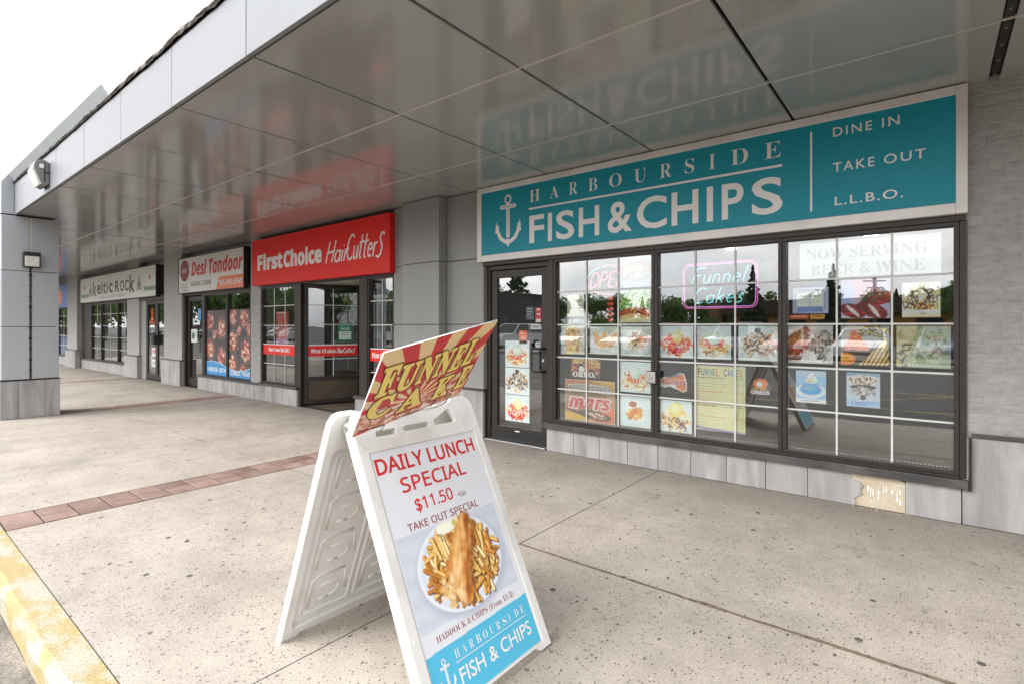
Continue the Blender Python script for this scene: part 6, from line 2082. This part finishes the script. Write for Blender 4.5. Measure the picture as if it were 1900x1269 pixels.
rndc = random.Random(40)
row1 = [-82 + i * 2.85 for i in range(31)]
paints = ['white', 'silver', 'black', 'grey', 'white', 'red', 'blue', 'silver']
posw = ['far left end', 'left', 'middle', 'right']
ci = 0
bays = set()
for rowi, (yy, face, xs_, step) in enumerate(((-17.6, math.pi, row1, 0), (-23.2, 0, row1[::2], 0), (-30.5, math.pi, row1[1::3], 0))):
    for k, x in enumerate(xs_):
        if rndc.random() < .12: continue
        kind = rndc.choice(['sedan', 'suv', 'hatchback', 'sedan'])
        paint = rndc.choice(paints)
        if rowi == 0:
            if -26 < x < -22.5: kind, paint = 'sedan', 'black'
            if -17 < x < -13: kind, paint = 'sedan', 'white'
            if -11 < x < -8.4: kind, paint = 'suv', 'red'
        key = (kind, paint)
        if key not in PROTO:
            PROTO[key] = [(nm, mb, mt, bv) for nm, mb, mt, bv in car(kind, paint)]
            lst = []
            for nm, mb, mt, bv in PROTO[key]:
                me = bpy.data.meshes.new(nm); me.from_pydata(mb.v, [], mb.f); me.materials.append(M[mt]); lst.append((nm, me, bv))
            PROTO[key] = lst
        rown = ['first', 'second', 'third'][rowi]
        t = thing('parked_car', (x + rndc.uniform(-.2, .2), yy + rndc.uniform(-.3, .3), ROADZ + .001), '%s %s, %s car from the left in the %s row of the car park' % (paint, kind, ordn(k + 1), rown), 'car', 'cars parked across the car park', rotz=face + R(rndc.uniform(-1.5, 1.5)))
        for nm, me, bv in lst if False else PROTO[key]:
            o = bpy.data.objects.new(nm, me); COL.objects.link(o); o.parent = t
            if bv:
                b_ = o.modifiers.new('bevel', 'BEVEL'); b_.width = bv; b_.segments = 2; b_.limit_method = 'ANGLE'; b_.angle_limit = R(25)

# kerbed island in front of the cars
isl = thing('kerb_island', (-30, -14.6, ROADZ), 'long low kerbed island between the drive lane and the parked cars', kind='structure')
MB().box(-84, 6, -15.1, -14.2, ROADZ, ROADZ + .15).build('island_kerb', 'planter_kerb', isl, bevel=.02)


def tree_mesh(seed, conifer, h):
    r = random.Random(seed)
    mb = MB()
    n = 1500
    for i in range(n):
        if conifer:
            z = r.random() ** 1.3
            rad = (1 - z) * .24 * h * (0.75 + .25 * math.sin(z * 60)) + .05
            a = r.uniform(0, 6.283); q = rad * math.sqrt(r.uniform(.25, 1))
            p = Vector((q * math.cos(a), q * math.sin(a), (.10 + .9 * z) * h))
            s = .13 + .25 * (1 - z)
        else:
            k = i % 14
            rk = random.Random(seed * 50 + k)
            c0 = Vector((rk.uniform(-.28, .28) * h, rk.uniform(-.28, .28) * h, (.45 + rk.uniform(-.12, .38)) * h))
            R0 = rk.uniform(.13, .22) * h
            d = Vector((r.gauss(0, 1), r.gauss(0, 1), r.gauss(0, .8))).normalized()
            p = c0 + d * R0 * r.uniform(.6, 1.05)
            s = r.uniform(.18, .42)
        d1 = Vector((r.gauss(0, 1), r.gauss(0, 1), r.gauss(0, .6))).normalized()
        d2 = d1.orthogonal().normalized()
        d3 = d1.cross(d2)
        mb.add([p + d2 * s, p + d3 * s * .8, p - d2 * s, p - d3 * s * .8], [(0, 1, 2, 3)])
    me = bpy.data.meshes.new('crown'); me.from_pydata(mb.v, [], mb.f); me.materials.append(M['conifer_foliage' if conifer else 'foliage'])
    tb_ = MB()
    tb_.tube([(0, 0, -.1), (.05, 0, h * .25), (.0, .08, h * .5), (0, 0, h * .8)], .2, 8, rs=[.26, .2, .14, .05])
    if not conifer:
        for a in (.4, 2.5, 4.4):
            tb_.tube([(0, 0, h * .3), (math.cos(a) * .12 * h, math.sin(a) * .12 * h, h * .5), (math.cos(a) * .2 * h, math.sin(a) * .2 * h, h * .68)], .1, 6, rs=[.12, .08, .03])
    tm = bpy.data.meshes.new('trunk'); tm.from_pydata(tb_.v, [], tb_.f); tm.materials.append(M['bark'])
    return me, tm


TM = [tree_mesh(1, False, 9), tree_mesh(2, False, 11), tree_mesh(3, True, 12), tree_mesh(4, True, 9), tree_mesh(5, False, 7.5)]
rt = random.Random(9)
tn = 0
for i in range(64):
    x = -150 + i * 2.9 + rt.uniform(-1, 1)
    y = -58 - rt.uniform(0, 9) + (6 if x < -60 else 0)
    k = rt.choice([0, 1, 4, 0, 1, 2, 3])
    me, tm = TM[k]
    s = rt.uniform(.5, .72) * (1.25 if x < -60 else 1)
    t = thing('pine_tree' if k in (2, 3) else 'broadleaf_tree', (x, y, ROADZ), '%s tree, %s from the left in the belt beyond the car park' % ('dark conifer' if k in (2, 3) else 'bushy green', ordn(i + 1)), 'tree', 'trees beyond the car park', rotz=rt.uniform(0, 6.28))
    t.scale = (s, s, s)
    for nm, m_ in (('crown', me), ('trunk', tm)):
        o = bpy.data.objects.new(nm, m_); COL.objects.link(o); o.parent = t
# nearer single trees that show large in the left windows
XT = (-66, -52, -88, -40, -13.5, -6.9, -23, -100, -46, 2.5)
for i, (x, y, k, s) in enumerate(((-66, -26, 0, .8), (-52, -38, 1, .8), (-88, -34, 0, 1), (-40, -41, 2, .95), (-13.5, -44, 2, .62), (-6.9, -43, 2, .52), (-23, -47, 0, .5), (-100, -28, 1, 1), (-46, -27, 4, .75), (2.5, -40, 0, .6))):
    me, tm = TM[k]
    t = thing('pine_tree' if k in (2, 3) else 'broadleaf_tree', (x, y, ROADZ), 'large single %s, %s from the left in the car park' % ('conifer' if k in (2, 3) else 'leafy tree', ordn(1 + sum(1 for q in XT if q < x))), 'tree', 'single trees in the car park', rotz=i)
    t.scale = (s, s, s)
    for nm, m_ in (('crown', me), ('trunk', tm)):
        o = bpy.data.objects.new(nm, m_); COL.objects.link(o); o.parent = t
for i, (x, y, k, s) in enumerate(((-70, -7, 1, .8), (-78, -13, 0, .9), (-75, -19, 4, 1), (-84, -23, 1, .8), (-92, -9, 0, 1), (-99, -17, 1, .9), (-90, -31, 0, .9), (-80, -36, 1, .75), (-106, -25, 0, 1.1), (-112, -12, 1, 1), (-118, -19, 0, 1.1), (-126, -9, 1, 1), (-134, -16, 0, 1.2))):
    me, tm = TM[k]
    t = thing('broadleaf_tree', (x, y, ROADZ), 'leafy street tree, %s of the row at the far left end of the car park' % ordn(i + 1), 'tree', 'street trees at the far end of the car park', rotz=i * 1.3)
    t.scale = (s, s, s)
    for nm, m_ in (('crown', me), ('trunk', tm)):
        o = bpy.data.objects.new(nm, m_); COL.objects.link(o); o.parent = t
for i, (x, s) in enumerate(((-46, .5), (-40.5, .42), (-30.5, .48), (-27, .4), (-24, .5), (-21, .42), (-18.4, .47), (3, .5), (6, .45))):
    me, tm = TM[4]
    t = thing('bush', (x, -45.5, ROADZ - .9), 'round green bush, %s from the left in front of the tree belt' % ordn(i + 1), 'bush', 'bushes in front of the tree belt', rotz=i * 2.1)
    t.scale = (s, s, s)
    for nm, m_ in (('crown', me), ('stem', tm)):
        o = bpy.data.objects.new(nm, m_); COL.objects.link(o); o.parent = t
# low buildings across the car park
b1 = thing('cafe_building', (-36, -33, ROADZ), 'dark grey box-shaped cafe building across the car park, seen reflected', 'building')
MB().box(-40, -32.5, -38, -31, ROADZ, 4.6).build('wall', 'far_building_dark', b1)
MB().box(-40.1, -32.4, -38.1, -30.9, 4.6, 4.8).build('roof', 'far_roof_brown', b1)
for i in range(3):
    MB().box(-39 + i * 2.2, -37.6 + i * 2.2, -30.99, -30.96, .6, 2.4).build('window', 'car_glass', b1)
b2 = thing('low_brown_building', (-9, -50, ROADZ), 'low yellow-walled building with a deep brown roof across the car park, seen reflected', 'building')
MB().box(-17, 16, -56, -50, ROADZ, 2.6).build('wall', 'far_wall_yellow', b2)
MB().box(-18, 17, -57, -49, 2.6, 4.1).build('roof', 'far_roof_brown', b2)
for i in range(8):
    MB().box(-15.5 + i * 3.6, -13.6 + i * 3.6, -49.99, -49.96, .5, 2.1).build('window', 'car_glass', b2)
MB().box(-19.6, -18.2, -52, -50, ROADZ, 4.4).build('chimney_pier', 'far_building_brown', b2)
up = thing('utility_pole', (-3.2, -35, ROADZ), 'wooden utility pole with a cross-arm behind the camera, seen reflected', 'pole')
MB().tube([(-3.2, -35, ROADZ), (-3.2, -35, 5.0)], .12, 8).build('pole', 'pole_wood', up)
MB().box(-3.9, -2.5, -35.05, -34.95, 4.6, 4.7).build('cross_arm', 'pole_wood', up)
MB().box(-3.7, -2.7, -35.05, -34.95, 4.1, 4.2).build('cross_arm', 'pole_wood', up)
